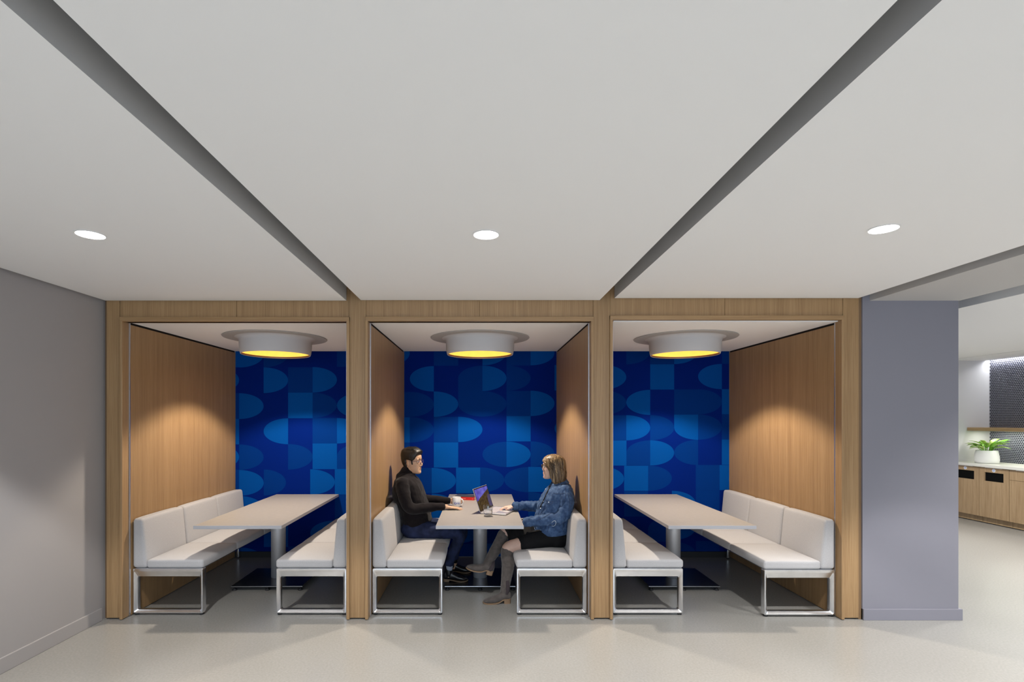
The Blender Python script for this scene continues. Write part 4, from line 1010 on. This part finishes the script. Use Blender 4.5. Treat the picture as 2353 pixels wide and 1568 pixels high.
# shoulder-length hair
def hair_mat():
    m, nt, b = nmat('streaked_blond_hair'); tc = nt.nodes.new('ShaderNodeTexCoord'); mp = nt.nodes.new('ShaderNodeMapping'); mp.inputs['Scale'].default_value = (70, 70, 5)
    nt.links.new(tc.outputs['Object'], mp.inputs[0]); n = nt.nodes.new('ShaderNodeTexNoise'); n.inputs['Scale'].default_value = 1; n.inputs['Detail'].default_value = 4; nt.links.new(mp.outputs[0], n.inputs['Vector'])
    r = nt.nodes.new('ShaderNodeValToRGB'); e = r.color_ramp.elements; e[0].position = .30; e[0].color = (.040, .022, .010, 1); e[1].position = .74; e[1].color = (.38, .265, .145, 1); q = e.new(.52); q.color = (.135, .083, .040, 1)
    ge = nt.nodes.new('ShaderNodeNewGeometry'); mr = nt.nodes.new('ShaderNodeMath'); mr.operation = 'MULTIPLY_ADD'; mr.inputs[1].default_value = .26; mr.inputs[2].default_value = -.14; nt.links.new(ge.outputs['Random Per Island'], mr.inputs[0])
    ad = nt.nodes.new('ShaderNodeMath'); ad.operation = 'ADD'; nt.links.new(mr.outputs[0], ad.inputs[0]); nt.links.new(n.outputs['Fac'], ad.inputs[1])
    nt.links.new(ad.outputs[0], r.inputs[0]); nt.links.new(r.outputs[0], b.inputs['Base Color']); b.inputs['Roughness'].default_value = .38; b.inputs['Specular IOR Level'].default_value = .45; return m
HB = [(-.050, -.085, .020, .060), (-.040, -.105, .040, .078), (-.015, -.125, .060, .094), (.020, -.130, .070, .097), (.06, -.130, .080, .095), (.10, -.128, .088, .093), (.14, -.126, .098, .093), (.18, -.120, .104, .090), (.21, -.102, .088, .078), (.232, -.070, .056, .054), (.244, -.028, .014, .018)]
def hb(t):
    i = min(int(t), len(HB) - 2); f = t - i; return tuple(a + (b - a) * f for a, b in zip(HB[i], HB[i + 1]))
def hair_pt(z, a_deg, off=0.0):
    t = 0
    for i in range(len(HB) - 1):
        if HB[i][0] <= z <= HB[i + 1][0]: t = i + (z - HB[i][0]) / (HB[i + 1][0] - HB[i][0])
    if z > HB[-1][0]: t = len(HB) - 1.001
    _, b, f, w = hb(t); a = radians(a_deg); c, s_ = cos(a), sin(a)
    p = Vector(((b + f) / 2 + (f - b) / 2 * c, w * s_, z)); o = Vector((c, s_, .15)).normalized(); return p + o * off
def hlw(dg, z):
    lim = interp(z, [(-.05, 78), (.0, 72), (.06, 66), (.12, 58), (.150, 50), (.172, 30), (.185, 0), (.2, -20)])
    return smoothstep(lim - 6, lim + 6, dg)
h = MB(); N = 64; rr = []
for i in range((len(HB) - 1) * 4 + 1):
    z, b, f, w = hb(i / 4) if i < (len(HB) - 1) * 4 else HB[-1]; r_ = []
    for j in range(N):
        dg = 360 * j / N; dd = dg if dg <= 180 else 360 - dg; k = hlw(dd, z); p = hair_pt(z, dg)
        inner = Vector((-.03 + (p.x + .03) * .45, p.y * .5, z)); r_.append(inner + (p - inner) * k)
    rr.append(r_)
h.rings(rr)
rnd = random.Random(5)
for k in range(230):
    side = 1 if rnd.random() < .35 else -1; a0 = rnd.uniform(8, 170); lim = rnd.uniform(66, 176)
    a1 = max(lim, a0 * .9 + 12); pts = []; ph = rnd.uniform(0, 6); zt = .238 - .03 * rnd.random(); zb = rnd.uniform(-.062, -.02) if a1 > 95 else rnd.uniform(-.045, .02)
    for q in range(9):
        t = q / 8; z = zt + (zb - zt) * t; aa = a0 + (a1 - a0) * smoothstep(0, .65, t) + 1.6 * sin(ph + t * 5)
        if z < .19: aa = max(aa, interp(z, [(-.05, 76), (.0, 72), (.06, 66), (.12, 58), (.172, 36), (.19, 10)]))
        pts.append(hair_pt(max(z, -.049), side * aa, -.0012 + .0030 * sin(ph + t * 4)) + Vector((0, 0, min(0, z + .049))))
    h.tube(pts, [.002, .0042, .0048, .005, .005, .005, .0046, .0036, .0012], 6)
obj('hair', MB_xf(h, XW), hair_mat(), wom, smooth=True)
eyes(XW, wom, (.05, .07, .10)); 
gd = mat('dark_tinted_lens', (.012, .010, .012), .1)
glasses(XW, wom, gd, mat('black_frame', (.010, .008, .010), .3), rx=.024, rz=.0175, z=.126, x=.109, thick=.0030)
mo_ = MB(); mo_.tube([(.090, -.018, .0545), (.0960, -.008, .0548), (.0970, 0, .0545), (.0960, .008, .0548), (.090, .018, .0545)], [.003] * 5, 6)
obj('mouth_line', MB_xf(mo_, XW), mat('lip_rose', (.40, .17, .15), .5), wom, smooth=True)
